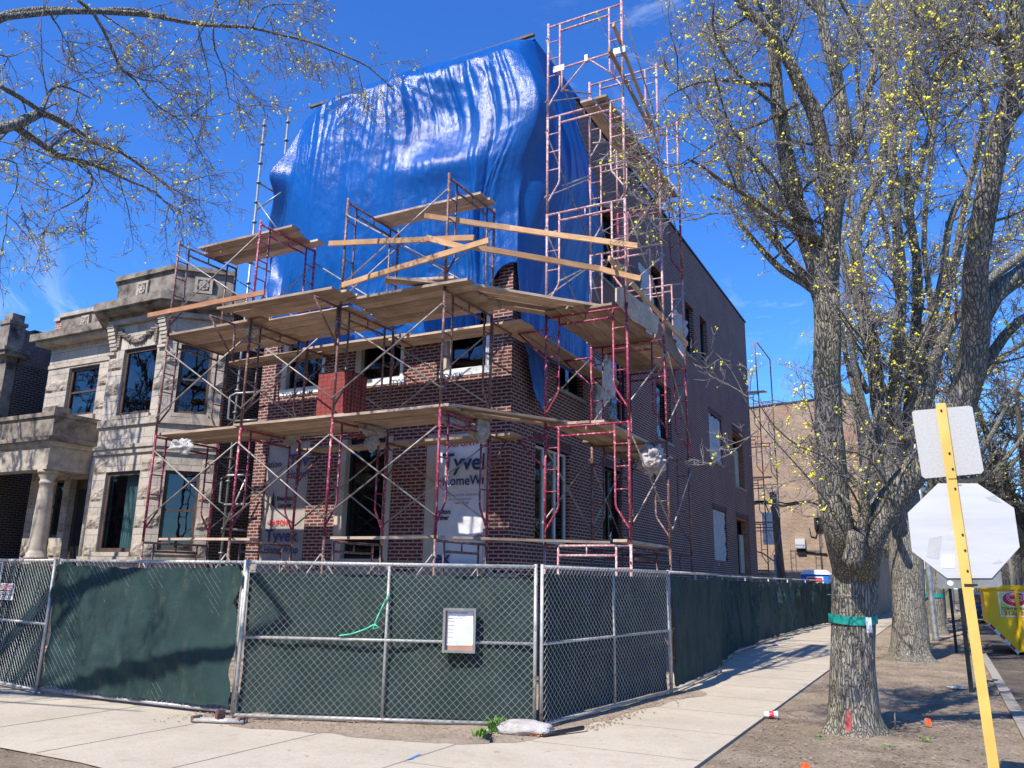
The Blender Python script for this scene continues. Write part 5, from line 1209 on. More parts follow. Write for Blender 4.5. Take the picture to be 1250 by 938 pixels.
for (n0_, n1_, w0, w1) in ((.018, .024, -hw_, hw_), (-.006, .018, -hw_*.45, -hw_*.45+.006), (-.006, .018, hw_*.45-.006, hw_*.45)):
    zt_ = a[1]; xt, xb = post(zt_), post(zb_)
    m.hexa([SBs(xb+w0, n0_, zb_), SBs(xb+w1, n0_, zb_), SBs(xb+w1, n1_, zb_), SBs(xb+w0, n1_, zb_), SBs(xt+w0, n0_, zt_), SBs(xt+w1, n0_, zt_), SBs(xt+w1, n1_, zt_), SBs(xt+w0, n1_, zt_)])
m.build('post', t)
m = MB().mat('inkblack')
for (px, py) in ((1149, 502), (1159, 554), (1163, 573), (1166, 597), (1175, 653), (1178, 672), (1181, 697)):
    m = MB().mat('inkblack'); u, zz = sq(px, py); c = SBs(u, .025, zz); m.poly([c, c+Vector((0, -.008, 0))], .008, 8); m.build('bolt', t)
m = MB().mat('inkblack'); u, zz = sq(1185, 714); m.box(u-.045, u+.045, .025, .03, zz-.012, zz+.006, SBs); m.build('clamp', t); m = MB().mat('inkblack'); u, zz = sq(1165, 585); m.box(u-.04, u+.04, .0245, .027, zz-.003, zz+.002, SBs); m.build('clamp', t)
m = MB().mat('galv'); q0_ = sq(1150, 587); q1_ = sq(1203, 582); m.hexa([SBs(q0_[0], -.06, q0_[1]-.004), SBs(q1_[0], -.06, q1_[1]-.004), SBs(q1_[0], -.28, q1_[1]-.004), SBs(q0_[0], -.28, q0_[1]-.004), SBs(q0_[0], -.06, q0_[1]+.004), SBs(q1_[0], -.06, q1_[1]+.004), SBs(q1_[0], -.28, q1_[1]+.004), SBs(q0_[0], -.28, q0_[1]+.004)]); m.build('bracket_plate', t)
# weathered sticker residue
MAT['sticker'] = flat('faded_sticker_residue', (.42, .43, .43), .7); MAT['paper2'] = flat('worn_white_sticker', (.74, .75, .76))
for pp in (((1134, 657), (1150, 654), (1146, 683), (1131, 680)), ((1203, 607), (1215, 605), (1223, 614), (1208, 611)), ((1211, 688), (1220, 683), (1224, 687), (1216, 688))): m = MB().mat('sticker'); m.prism([sq(*p) for p in pp], -.0155, -.0145, SBs); m.build('sticker', t)
m = MB().mat('paper2'); m.prism([sq(*p) for p in ((1149, 678), (1166, 678), (1165, 694), (1149, 693))], -.0155, -.0135, SBs); m.build('sticker', t); m = MB().mat('paper2'); u, zz = sq(1160, 712); m.prism([(u+.022*math.cos(a_*PI/8), zz+.02*math.sin(a_*PI/8)) for a_ in range(16)], -.0255, -.0245, SBs)
m.build('sticker', t)
# dark posts
for px, py, h, lab in ((1186, 845, 2.5, 'nearer dark green metal post beside the curb'), (1168, 798, 2.6, 'farther dark green metal post beside the curb')):
    p = atZ(px, py); t = thing('metal_post', lab, 'post', 'dark green posts'); m = MB().mat('greenpost'); ln = -.03
    m.box(p.x-.035, p.x+.035, p.y-.02, p.y-.012, 0, h); m.box(p.x-.035, p.x-.027, p.y-.012, p.y+.02, 0, h); m.box(p.x+.027, p.x+.035, p.y-.012, p.y+.02, 0, h); m.build('post', t)
    m = MB().mat('aluspeck'); m.box(p.x-.15, p.x+.15, p.y-.03, p.y-.022, h-.42, h-.02); m.build('plate', t)
t = thing('lamp_post', 'grey round metal post behind the second tree by the curb', 'post'); p = atZ(1143, 783)
m = MB().mat('galv'); m.poly([(p.x, p.y, 0), (p.x, p.y, .1), (p.x-.03, p.y, 2.8), (p.x-.04, p.y, 7.6)], [.13, .1, .085, .06], 14); m.build('post', t)
m = MB().mat('white'); m.box(p.x-.35, p.x-.1, p.y-.12, p.y-.1, 2.2, 2.75); m.mat('inkred'); m.box(p.x-.33, p.x-.12, p.y-.125, p.y-.121, 2.5, 2.72); m.build('sign_plate', t)

# ================================================================ DUMPSTER
t = thing('yellow_dumpster', 'yellow roll off dumpster with red and white sticker standing on the road', 'dumpster')
dx0, dy0 = .98, 27.0; dx1 = 6.8; dy1 = 29.4; zt_ = 1.62; zb_ = .05-.1
DBs = basis((0, dy0, 0), (1, 0, 0), (0, -1, 0))
m = MB().mat('yellowdump')
prof = [(dx0, zt_), (dx0, zb_+.75), (dx0+.62, zb_), (dx1, zb_), (dx1, zt_)]
m.prism(prof[::-1], 0., -(dy1-dy0), DBs); m.build('body', t)
m = MB().mat('yellowdump'); m.box(dx0-.06, dx1+.05, -(dy1-dy0)-.06, .07, zt_, zt_+.12, DBs); m.build('top_rim', t)
for u in (dx0+.75, dx0+1.9, dx0+3.1, dx0+4.3):
    m = MB().mat('yellowdump'); m.box(u, u+.09, 0.001, .08, zb_+.02, zt_-.002, DBs); m.build('rib', t)
m = MB().mat('white'); m.prism([(dx0+.02, zb_+.70), (dx0+.66, zb_-.06), (dx0+.70, zb_+.0), (dx0+.06, zb_+.76)], .012, .02, DBs); m.mat('inkred')
for k in range(3):
    a0, a1 = k/3+.04, k/3+.2; m.prism([(dx0+.03+.64*a0, zb_+.705-.76*a0), (dx0+.03+.64*a1, zb_+.705-.76*a1), (dx0+.07+.64*a1, zb_+.755-.76*a1), (dx0+.07+.64*a0, zb_+.755-.76*a0)], .021, .023, DBs)
m.build('reflective_strip', t)
m = MB().mat('blackframe'); m.box(dx0+.9, dx0+1.15, -.3, .05, zb_-.08, zb_+.12, DBs); m.box(dx0+2.2, dx0+2.5, -.3, .05, zb_-.08, zb_+.12, DBs); m.build('wheel', t)
cu, cz = atY(1219, 727, dy0-.08), atY(1219, 745, dy0-.08)
u0 = atY(1219, 735, dy0-.02).x; z1_ = zt_-.06
MAT['lime'] = flat('lime_yellow_sticker', (.66, .66, .10))
m = MB().mat('white'); m.box(u0, u0+1.5, .012, .015, .88, z1_, DBs); m.mat('lime'); m.box(u0+.03, u0+1.47, .0155, .017, .91, z1_-.03, DBs); m.mat('white'); m.prism([(u0+.40+.33*math.cos(a_*PI/12), 1.36+.22*math.sin(a_*PI/12)) for a_ in range(24)], .0175, .0185, DBs); m.mat('inkred'); m.prism([(u0+.40+.30*math.cos(a_*PI/12), 1.36+.19*math.sin(a_*PI/12)) for a_ in range(24)], .019, .020, DBs); m.build('sticker', t)
textmesh('printed_text', 'Cowell', .3, DBs, u0+.2, 1.38, .022, 'white', t, .012, 1.1, 'LEFT', .1); textmesh('printed_text', 'Cowell', .3, DBs, u0+.2, 1.38, .0235, 'inkred', t, -.001, 1.1, 'LEFT', .1)
textmesh('printed_text', 'CONTAINER SERVICE', .09, DBs, u0+.06, 1.1, .022, 'inkblack', t, .002, 1.1, 'LEFT'); textmesh('printed_text', '312-328-1824', .15, DBs, u0+.1, .98, .022, 'inkred', t, .004, 1.1, 'LEFT')
# ================================================================ PARKED CARS far down the street
def car(label, x, y, col):
    MAT['car'+label] = flat('car_paint', col, .3); t = thing('parked_car', label, 'car', 'cars parked far down the street', ); Bc = basis((x, y, -.12), (1, 0, 0), (0, -1, 0))
    W_ = 1.75; m = MB().mat('car'+label)
    def prism_side(mb, prof, w0, w1):  # profile in (length, z)
        kk = len(prof); vs = [Vector((x+w0, y+l, -.12+z)) for l, z in prof]+[Vector((x+w1, y+l, -.12+z)) for l, z in prof]
        mb.add(vs, [tuple(range(kk)), tuple(range(2*kk-1, kk-1, -1))]+[(i, kk+i, kk+(i+1) % kk, (i+1) % kk) for i in range(kk)])
    prism_side(m, [(0, .3), (0, .75), (.15, .85), (1.1, .95), (3.3, .98), (4.2, .85), (4.3, .7), (4.3, .3)], 0, W_); m.build('body', t)
    m = MB().mat('blackframe'); prism_side(m, [(.9, .952), (1.5, 1.4), (2.9, 1.42), (3.6, .97)], .14, W_-.14); m.build('cabin_glass', t)
    for wx in (-.02, W_-.18):
        for wy in (.8, 3.5): m = MB().mat('blackframe'); m.poly([(x+wx, y+wy, .2), (x+wx+.2, y+wy, .2)], .32, 16, True); m.build('wheel', t)
    for wx in (.12, W_-.42): m = MB().mat('white'); m.box(x+wx, x+wx+.3, y-.015, y-.002, .46, .58); m.build('headlight', t)
    m = MB().mat('white'); m.box(x+.6, x+1.15, y-.015, y-.002, .25, .37); m.build('plate', t)
car('blue parked car seen beyond the dumpster, nearest of the far cars', .95, 48, (.03, .06, .15))
car('grey parked car behind the blue one far down the street', .95, 55, (.30, .31, .33)); car('teal parked car farthest down the street', 1.0, 63, (.05, .16, .19))
# ================================================================ TREES
class Tree:
    def __init__(s, seed, twig='twig', bud='bud', budsize=.03, buddens=1., twr=.0035, dn=1.):
        s.r = random.Random(seed); s.trunk = MB().mat('bark'); s.br = MB().mat('bark'); s.tw = MB().mat(twig); s.bd = MB().mat(bud)
        s.bs = budsize; s.bdn = buddens; s.twr = twr; s.ntw = 0; s.dn = dn
    def rv(s): 
        while True:
            v = Vector((s.r.uniform(-1, 1), s.r.uniform(-1, 1), s.r.uniform(-1, 1)))
            if .1 < v.length < 1: return v.normalized()
    def budat(s, p, sz):
        r = s.r
        for k in range(r.choice((1, 2, 3))):
            c = p+s.rv()*sz*.8; q = sz*r.uniform(.35, .75)
            a, b = s.rv(), s.rv(); a = a*q; b = (b-a.normalized()*b.dot(a.normalized())).normalized()*q; d = a.cross(b).normalized()*q*.6
            s.bd.add([c-a, c-b, c+a, c+b, c+d, c-d], [(0, 1, 4), (1, 2, 4), (2, 3, 4), (3, 0, 4), (1, 0, 5), (2, 1, 5), (3, 2, 5), (0, 3, 5)])
    def twig(s, p, d, L, up=.15, level=0, rad=None):
        r = s.r; n = 4 if level == 0 else 3; pts = [p]; rad0 = rad or s.twr*(1.8 if level == 0 else 1); d = d.normalized()
        for i in range(n):
            d = (d+s.rv()*.28+Vector((0, 0, up*.3))).normalized(); pts.append(pts[-1]+d*(L/n))
        s.tw.poly(pts, [rad0*(1-.6*i/n) for i in range(n+1)], 3, False, True); s.ntw += 1
        if level < 2:
            for i in range(1, n+1):
                for q in range(2 if r.random() < .5 else 1):
                    if r.random() < .9*s.dn: s.twig(pts[i], (d*.7+s.rv()*.9), L*r.uniform(.35, .6), up, level+1)
        if r.random() < .75*s.bdn: s.budat(pts[-1], s.bs*r.uniform(.6, 1.2))
        if level > 0 and r.random() < .35*s.bdn: s.budat(pts[-2], s.bs*r.uniform(.5, .9))
    def branch(s, p, d, L, rad, up=.2, depth=0, maxd=2, tw=1., spread=.9, mb=None):
        r = s.r; n = max(4, int(L/.28)); pts = [p]; rads = [rad]; d = d.normalized(); seg = L/n; kink = s.rv()*.15
        for i in range(n):
            d = (d+s.rv()*.16+Vector((0, 0, up*.12))+kink*.1).normalized(); pts.append(pts[-1]+d*seg); rads.append(max(s.twr*1.6, rad*(1-.82*(i+1)/n)))
        (mb or s.br).poly(pts, rads, 6 if rad > .03 else 4, False)
        for i in range(1, n+1):
            t = i/n; dd = (pts[i]-pts[i-1]).normalized()
            if depth < maxd and t > .15 and r.random() < .55:
                s.branch(pts[i], dd*.75+s.rv()*spread*.75, L*(1-t*.6)*r.uniform(.35, .6), rads[i]*.6, up, depth+1, maxd, tw, spread)
            if depth >= maxd-1 or t > .5:
                if r.random() < .8*tw: s.twig(pts[i], dd*.6+s.rv()*.9, r.uniform(.25, .6)*(1+.6*(depth == 0)), up)
        s.twig(pts[-1], d, .45, up)
    def limb(s, pts, r0, r1, n=10, kids=1., kl=1.6, mb=None, up=.25, toward=None, bl=2, rough=.02, tw=1., start=.15):
        """smooth limb through given points, with random side branches"""
        P = [Vector(p) for p in pts]; out = []; m = len(P)
        for i in range(m-1):
            a, b, c, d = P[max(i-1, 0)], P[i], P[i+1], P[min(i+2, m-1)]; k = max(2, int((c-b).length/.22))
            for q in range(k):
                t = q/k; out.append(.5*((2*b)+(c-a)*t+(2*a-5*b+4*c-d)*t*t+(3*b-a-3*c+d)*t**3))
        out.append(P[-1]); L = len(out); rads = [r0+(r1-r0)*(i/(L-1)) for i in range(L)]
        rads = [q*(1+.07*noise.noise(Vector((i*.45, r0*50, 0)))) for i, q in enumerate(rads)]
        out = [o+s.rv()*rough*rads[i]*4 if 0 < i < L-1 else o for i, o in enumerate(out)]
        (mb or s.br).poly(out, rads, n, True)
        acc = 0
        for i in range(1, L):
            seg = (out[i]-out[i-1]).length; acc += seg*kids*1.5
            t = i/L
            while acc > 1 and t > start:
                acc -= 1; dd = (out[i]-out[i-1]).normalized(); v = s.rv(); v = (v-dd*v.dot(dd)*.6)
                if toward is not None: v = v+toward*.6
                ln = kl*s.r.uniform(.5, 1.15)*(1-.35*t)
                s.branch(out[i], dd*.5+v.normalized()*.9, ln, min(rads[i]*.45, .02+ln*.012), up, 3-bl, 3-1, tw)
        return out
    def finish(s, name, label, cat='tree', group=None):
        t = thing(name, label, cat, group)
        if s.trunk.v: s.trunk.build('trunk', t)
        if s.br.v: s.br.build('branches', t)
        if s.tw.v: s.tw.build('twigs', t)
        if s.bd.v: s.bd.build('blossom', t)
        print(name, 'twigs', s.ntw, 'faces', len(s.br.f)+len(s.tw.f)+len(s.bd.f)); return t
def trunkmesh(mb, pts, rads, n=40, flare=None, lump=.07, seed=0):
    """furrowed trunk with root flare"""
    P = [Vector(p) for p in pts]; vs = []; fs = []; rows = []
    m = len(P)
    for i in range(m-1):
        k = max(2, int((P[i+1]-P[i]).length/.06))
        for q in range(k): t = q/k; rows.append((P[i].lerp(P[i+1], t), rads[i]+(rads[i+1]-rads[i])*sm(t)))
    rows.append((P[-1], rads[-1]))
    for p, r_ in rows:
        for k in range(n):
            a = 2*PI*k/n; fl = 0
            if flare: h = p.z-P[0].z; fl = flare*math.exp(-h/.16)*(.5+.8*max(0, math.sin(a*5+seed)))
            q = 1+lump*noise.noise(Vector((math.cos(a)*1.4+seed, math.sin(a)*1.4, p.z*1.3)))+.035*noise.noise(Vector((math.cos(a)*6+seed, math.sin(a)*6, p.z*1.2)))
            q += .022*noise.noise(Vector((math.cos(a)*14, math.sin(a)*14, p.z*2.5)))
            rr_ = r_*q+fl; vs.append((p.x+math.cos(a)*rr_, p.y+math.sin(a)*rr_, p.z))
    L = len(rows)
    for i in range(L-1):
        for k in range(n): fs.append((i*n+k, i*n+(k+1) % n, (i+1)*n+(k+1) % n, (i+1)*n+k))
    fs.append(tuple((L-1)*n+k for k in range(n)))
    mb.add(vs, fs, True)
def PX(lst, dep):  # image limb with depth profile: list of (px,py[,dist])
    out = []; n = len(lst)
    for i, q in enumerate(lst):
        D = q[2] if len(q) > 2 else dep[0]+(dep[1]-dep[0])*i/(n-1)
        out.append(atD(q[0], q[1], D))
    return out
# ---------- tree 1 (near, on the parkway)
T1 = Tree(3, budsize=.028, buddens=.17)
b1 = atZ(1042, 893); D1 = (b1-CAM).dot(FW); print('D1', D1, b1)
bx, by = b1.x, b1.y
ZP = lambda px, py: atD(px, py, D1)
fk = ZP(1040, 690); low = ZP(1039, 800)
trunkmesh(T1.trunk, [(bx, by, -.05), (bx, by, .12), (low.x, by, low.z), (fk.x, by, fk.z-.05), (fk.x-.0, by, fk.z+.22)], [.31, .275, .25, .262, .20], 48, .13, .08, 1)
# two main stems
T1.limb([(fk.x-.06, by, fk.z-.15)]+PX([(1022, 640), (1016, 590), (1012, 520), (1009, 450), (1010, 400), (1008, 360)], (D1, D1)), .185, .14, 20, .0, mb=T1.trunk, rough=.012)
RS = PX([(1058, 662), (1076, 628), (1095, 600), (1116, 575), (1142, 546), (1166, 512), (1182, 470), (1190, 425), (1192, 390), (1190, 345), (1195, 300), (1203, 250), (1212, 205), (1222, 160), (1236, 110), (1240, 60), (1238, 0), (1236, -60)], (D1, D1-.9))
T1.limb([(fk.x+.05, by, fk.z-.15)]+RS, .19, .085, 18, .3, 1.0, mb=T1.trunk, rough=.010, start=.4)
T1.limb([(fk.x+.04, by-.02, fk.z-.05)]+PX([(1050, 655), (1056, 625), (1053, 590), (1060, 555), (1066, 520), (1075, 490)], (D1-.1, D1-.5)), .085, .03, 10, .8, .9, mb=T1.trunk)
T1.limb(PX([(1222, 160), (1235, 140), (1250, 125), (1290, 90)], (D1-.7, D1-.8)), .085, .06, 12, .4, 1.2)
T1.limb(PX([(1193, 395), (1212, 362), (1235, 343), (1250, 332), (1290, 300)], (D1-.35, D1-.2)), .12, .09, 14, .4, 1.2)
T1.limb(PX([(1180, 475), (1205, 440), (1225, 412), (1245, 392), (1260, 385)], (D1-.2, D1)), .07, .05, 10, .6, 1.1)
T1.limb(PX([(1236, 110), (1225, 60), (1215, 30), (1190, 0), (1160, -30)], (D1-.75, D1-1.6)), .04, .015, 8, 1.8, 1.)
T1.limb(PX([(1240, 60), (1210, 45), (1180, 40), (1150, 50)], (D1-.8, D1-1.8)), .025, .008, 8, 2.4, .9)
T1.limb(PX([(1236, 100), (1200, 110), (1170, 140), (1140, 170)], (D1-.8, D1-1.8)), .025, .008, 8, 2.4, .9)
T1.limb(PX([(1040, 690), (1045, 668), (1046, 650)], (D1-.12, D1-.2)), .13, .10, 14, 0, mb=T1.trunk)
limbs1 = [
 ([(1010, 390), (1002, 350), (995, 320), (985, 290), (975, 260), (968, 230), (960, 190), (953, 150), (948, 110), (945, 60), (942, 0), (938, -60)], (0, .1), .135, .055),
 ([(1006, 370), (1013, 330), (1015, 280), (1018, 245), (1012, 225), (1004, 190), (1000, 160), (990, 130), (975, 100), (955, 60), (930, 30), (905, 5), (890, -30)], (0, -.6), .125, .045),
 ([(1014, 300), (1020, 255), (1030, 215), (1032, 170), (1028, 130), (1020, 90), (1010, 55), (1003, 20), (1000, -40)], (0, .5), .10, .05),
 ([(950, 110), (943, 60), (952, 20), (953, -20)], (.1, .2), .045, .03),
 ([(1008, 300), (995, 290), (970, 278), (945, 262), (915, 240), (885, 225), (860, 205), (840, 195)], (0, -.9), .055, .012),
 ([(1000, 350), (975, 330), (950, 300), (925, 265), (905, 235), (900, 210), (902, 180), (895, 165)], (.1, .8), .06, .015),
 ([(1002, 360), (980, 345), (955, 330), (930, 305), (905, 275), (890, 250), (868, 240)], (.1, .9), .055, .015),
 ([(985, 290), (960, 240), (930, 200), (895, 160), (880, 120), (870, 80)], (.0, -1.0), .03, .008),
 ([(960, 140), (930, 115), (900, 90), (880, 60), (870, 30), (872, 0)], (.1, -.8), .03, .008),
 ([(950, 105), (900, 100), (865, 98), (840, 105), (815, 118), (805, 130)], (.1, -1.4), .028, .005),
 ([(972, 128), (930, 150), (890, 165), (860, 185), (830, 205), (800, 225)], (.1, -1.3), .025, .005),
 ([(1035, 200), (1050, 160), (1060, 110), (1072, 60), (1078, 0)], (.2, .3), .06, .03),
 ([(1060, 640), (1085, 600), (1060, 560), (1030, 550), (1000, 545)], (-.3, -1.2), .02, .006),
 ([(1022, 600), (1050, 625), (1040, 600), (1010, 560), (975, 545), (945, 520), (925, 490)], (-.2, -1.6), .018, .005),
 ([(1030, 650), (1000, 600), (965, 560), (930, 520), (905, 480)], (-.3, -1.3), .012, .004),
 ([(1080, 540), (1100, 480), (1115, 430), (1140, 380), (1150, 330), (1155, 270)], (0, -1.), .025, .008),
 ([(1090, 520), (1070, 440), (1040, 400), (1020, 370)], (-.2, -.8), .02, .006),
 ([(1120, 480), (1100, 460), (1060, 430), (1035, 400), (1010, 365)], (-.3, -1.3), .014, .005),
]
for k, (pts, dd, r0, r1) in enumerate(limbs1):
    T1.limb(PX(pts, (D1+dd[0], D1+dd[1])), r0, r1, 12 if r0 > .05 else 6, .95 if r0 > .05 else (1.6 if k < 12 else .75), 1.2 if r0 > .05 else .62, bl=2 if r0 > .05 else 1, tw=.9)
tree1 = T1.finish('parkway_tree', 'nearest large bare tree with yellow green blossom and teal wrap round its trunk', 'tree', 'street trees along the curb')
m = MB().mat('teal')
wc = ZP(1038, 757)
vs = []; n = 40
for zi, zz in enumerate((wc.z-.05, wc.z-.02, wc.z+.02, wc.z+.05)):
    for k in range(n): a = 2*PI*k/n; rr_ = .276+.004*math.sin(k*2.3+zi); vs.append((wc.x+.0+math.cos(a)*rr_, by+math.sin(a)*rr_, zz+.012*math.sin(a*2+1)))
m.add(vs, [(j*n+k, j*n+(k+1) % n, (j+1)*n+(k+1) % n, (j+1)*n+k) for j in range(3) for k in range(n)], True)
q = atY(1062, 762, by-.15); m.mat('paper2'); m.box(q.x-.03, q.x+.03, q.y-.16, q.y-.14, q.z-.09, q.z+.08)
o = m.build('trunk_wrap', props=dict(label='teal plastic band wrapped around the trunk of the nearest tree', cat='plastic band', group='teal bands round the street trees'))
m = MB().mat('brace'); m.poly([(wc.x+.27*math.cos(2*PI*k/24), by+.27*math.sin(2*PI*k/24), wc.z+.28) for k in range(25)], .004, 4); tag(m.build('wire_loop'), 'thin wire loop round the trunk of the nearest tree above the teal band', 'wire')
# pruning scar spray
MAT['spray'] = noisy('red_spray_paint', (.30, .05, .06), (.40, .10, .09), 20, .9, .3)
m = MB().mat('spray')
def SP(i, j):
    px = 1034-6+12*i/8; py = 903-37*j/12; k = 1-((i-4)/4.6)**2*.6-abs(j-6)/22.
    p = atY(1034+(px-1034)*(1-abs(j-6)/7.), py, by-.40); d = Vector((p.x-bx, p.y-by, 0)); 
    rr_ = .292+.03*math.exp(-p.z/.16)*2.0; p2 = Vector((bx, by, 0))+d.normalized()*rr_; return (p2.x, p2.y, p.z)
m.grid(SP, 8, 12); m.build('spray_mark', tree1)
# ---------- tree 2 (behind)
T2 = Tree(5, budsize=.046, buddens=.14, twr=.0065)
b2 = atZ(1112, 800); D2 = 21.; b2 = atZ(1112, 806); D2 = (b2-CAM).dot(FW); print('D2', D2, b2)
ZQ = lambda px, py, e=0: atD(px, py, D2+e)
f2 = ZQ(1100, 600)
trunkmesh(T2.trunk, [(b2.x, b2.y, -.05), (b2.x, b2.y, .15), (ZQ(1108, 730).x, b2.y, ZQ(1108, 730).z), (ZQ(1103, 660).x, b2.y, ZQ(1103, 660).z), (ZQ(1098, 600).x, b2.y, f2.z), (ZQ(1092, 570).x, b2.y, ZQ(1092, 570).z)], [.47, .40, .36, .37, .42, .34], 44, .22, .09, 4)
limbs2 = [
 ([(1110, 600), (1150, 555), (1165, 480), (1185, 400), (1200, 320), (1210, 250), (1225, 180), (1230, 100)], (.5, 1.8), .16, .05),
 ([(1108, 590), (1130, 520), (1140, 440), (1135, 360), (1128, 300), (1132, 230), (1140, 160), (1150, 60)], (.3, .2), .15, .05),
 ([(1150, 540), (1200, 460), (1240, 425), (1290, 400)], (0, -.6), .13, .07),
 ([(1100, 560), (1120, 440), (1160, 330), (1180, 240), (1200, 150), (1215, 60), (1220, 0)], (.2, -1.), .17, .05),
 ([(1080, 560), (1050, 500), (1030, 420), (1022, 340), (1035, 260), (1040, 180)], (.3, 1.2), .12, .04),
 ([(1060, 440), (1040, 350), (1020, 270), (985, 200), (970, 120), (960, 60)], (.2, .6), .10, .03),
 ([(1085, 500), (1100, 400), (1085, 300), (1065, 220), (1050, 140), (1045, 60), (1050, 0)], (1, 2.), .14, .04),
 ([(1085, 600), (1078, 540), (1070, 480), (1065, 420), (1050, 350), (1045, 290), (1060, 240), (1078, 200), (1080, 120), (1078, 60), (1082, 0), (1085, -60)], (0, 1), .30, .11),
 ([(1095, 580), (1092, 500), (1095, 430), (1100, 350), (1095, 280), (1090, 200), (1088, 130), (1082, 80), (1073, 50), (1068, 0)], (0, -.5), .26, .10),
 ([(1088, 130), (1092, 70), (1088, 20), (1086, -40)], (-.5, -.5), .13, .09),
 ([(1075, 74), (1050, 40), (1030, 10), (1020, -10)], (-.5, -1), .07, .04),
 ([(1105, 560), (1112, 480), (1118, 400), (1120, 330), (1110, 260), (1108, 200), (1112, 130), (1115, 70), (1112, 0), (1112, -40)], (.3, 1.2), .24, .07),
 ([(1112, 100), (1130, 70), (1140, 30), (1150, -20)], (1., 1.), .09, .07),
 ([(1112, 250), (1125, 200), (1138, 150), (1145, 100), (1160, 60), (1172, 10), (1180, -30)], (.6, 1.4), .12, .07),
 ([(1145, 115), (1170, 80), (1190, 40), (1205, 5), (1215, -30)], (1.2, 1.6), .09, .05),
 ([(1110, 540), (1130, 480), (1150, 420), (1180, 370), (1210, 340), (1250, 310), (1290, 280)], (-.4, -1.6), .24, .12),
 ([(1120, 470), (1135, 400), (1150, 340), (1160, 270), (1185, 220), (1200, 170), (1230, 120), (1260, 60)], (.4, 1.6), .17, .06),
 ([(1150, 420), (1165, 330), (1190, 260), (1215, 230), (1250, 190)], (1., 1.4), .12, .05),
 ([(1090, 620), (1070, 560), (1055, 500), (1040, 430), (1035, 360), (1025, 300)], (-.4, -1.2), .15, .06),
 ([(1060, 480), (1040, 430), (1055, 380), (1045, 320), (1040, 250), (1050, 190)], (-.6, -.4), .12, .04),
]
for pts, dd, r0, r1 in limbs2:
    T2.limb(PX(pts, (D2+dd[0], D2+dd[1])), r0*.62, r1*.7, 12, .5, 1.9, mb=T2.br, bl=2, tw=.62)
# ---------- tree 3: stout limb crossing behind the square sign plate; trunk stands beyond the curb line off to the right
T2.finish('parkway_tree', 'second large many stemmed bare tree behind the nearest tree, seen left of the sign', 'tree', 'street trees along the curb')
# ---------- left overhanging tree (trunk outside the frame)
TL = Tree(21, budsize=.026, buddens=.17, twr=.0038)
tb = Vector((-14.2, 2.0, 0))
trunkmesh(TL.trunk, [(tb.x, tb.y, -.05), (tb.x, tb.y, .2), (tb.x, tb.y, 3.2), (tb.x+.1, tb.y+.1, 4.6)], [.42, .34, .30, .30], 30, .2, .08, 7)
def PR(lst, r0, r1): n = len(lst); return [atR(q[0], q[1], r0+(r1-r0)*i/(n-1)) for i, q in enumerate(lst)]
A_ = PR([(-60, 55), (-20, 35), (0, 22), (30, 14), (70, 13), (120, 14), (160, 13), (200, 22), (250, 31), (300, 33), (340, 42), (380, 52), (420, 68), (450, 82), (478, 108)], 9.2, 12.0)
TL.limb([tb+Vector((.05, .1, 4.2)), tb+Vector((.3, .5, 6.0))]+A_, .105, .010, 8, 0, rough=.03)
TL2 = lambda pts, r0, r1, a, b, kids=1.7, kl=1.2, **k: TL.limb(PR(pts, r0, r1), a*.8, b*.8, 6, kids, kl, bl=k.get('bl', 1), tw=k.get('tw', 1.), up=k.get('up', -.12), toward=k.get('toward'))
TL2([(200, 22), (250, 31), (300, 33), (340, 42), (380, 52), (420, 68), (450, 82), (478, 108)], 10.3, 12.0, .03, .008, 2.2, 1.0, toward=Vector((.3, .2, -.6)))
TL2([(0, 22), (60, 15), (120, 14), (200, 20)], 9.4, 10.3, .05, .045, 1.1, .9, toward=Vector((0, 0, -.5)))
B_ = PR([(-80, 190), (-30, 165), (0, 157), (25, 150), (50, 137)], 8.8, 9.4)
TL.limb([tb+Vector((.1, .1, 4.3)), tb+Vector((.2, .5, 5.0))]+B_, .10, .05, 10, 0, rough=.03)
for pts, a, b in (([(50, 137), (75, 148), (100, 165), (125, 178), (148, 186), (175, 205), (205, 228), (240, 245)], .05, .008), ([(18, 155), (45, 172), (72, 190), (100, 197), (130, 208), (160, 222), (190, 235), (215, 262)], .05, .008), ([(0, 105), (25, 120), (45, 133), (52, 138)], .03, .04),
                  ([(50, 137), (58, 118), (68, 106), (85, 108), (110, 120)], .03, .01), ([(100, 198), (112, 215), (108, 235), (80, 252), (60, 262)], .02, .006), ([(95, 0), (115, 18), (130, 45), (140, 68), (150, 86), (165, 98), (180, 118), (200, 135), (225, 150), (240, 175)], .028, .006),
                  ([(150, 86), (175, 98), (195, 100), (205, 110)], .015, .005), ([(-20, 60), (10, 70), (30, 62), (60, 50)], .01, .004), ([(0, 195), (20, 200), (20, 230), (10, 250)], .012, .005), ([(260, 33), (262, 60), (275, 90), (280, 120), (300, 130)], .016, .005), ([(308, 34), (320, 10), (345, 5), (380, 8), (400, 20)], .018, .005),
                  ([(258, 28), (262, 0), (255, -20)], .015, .01), ([(240, 28), (250, 70), (256, 100), (258, 130)], .012, .005)):
    TL2(pts, 9.3, 10.2, a, b, 2.2, .66, toward=Vector((.35, .2, -.35)))
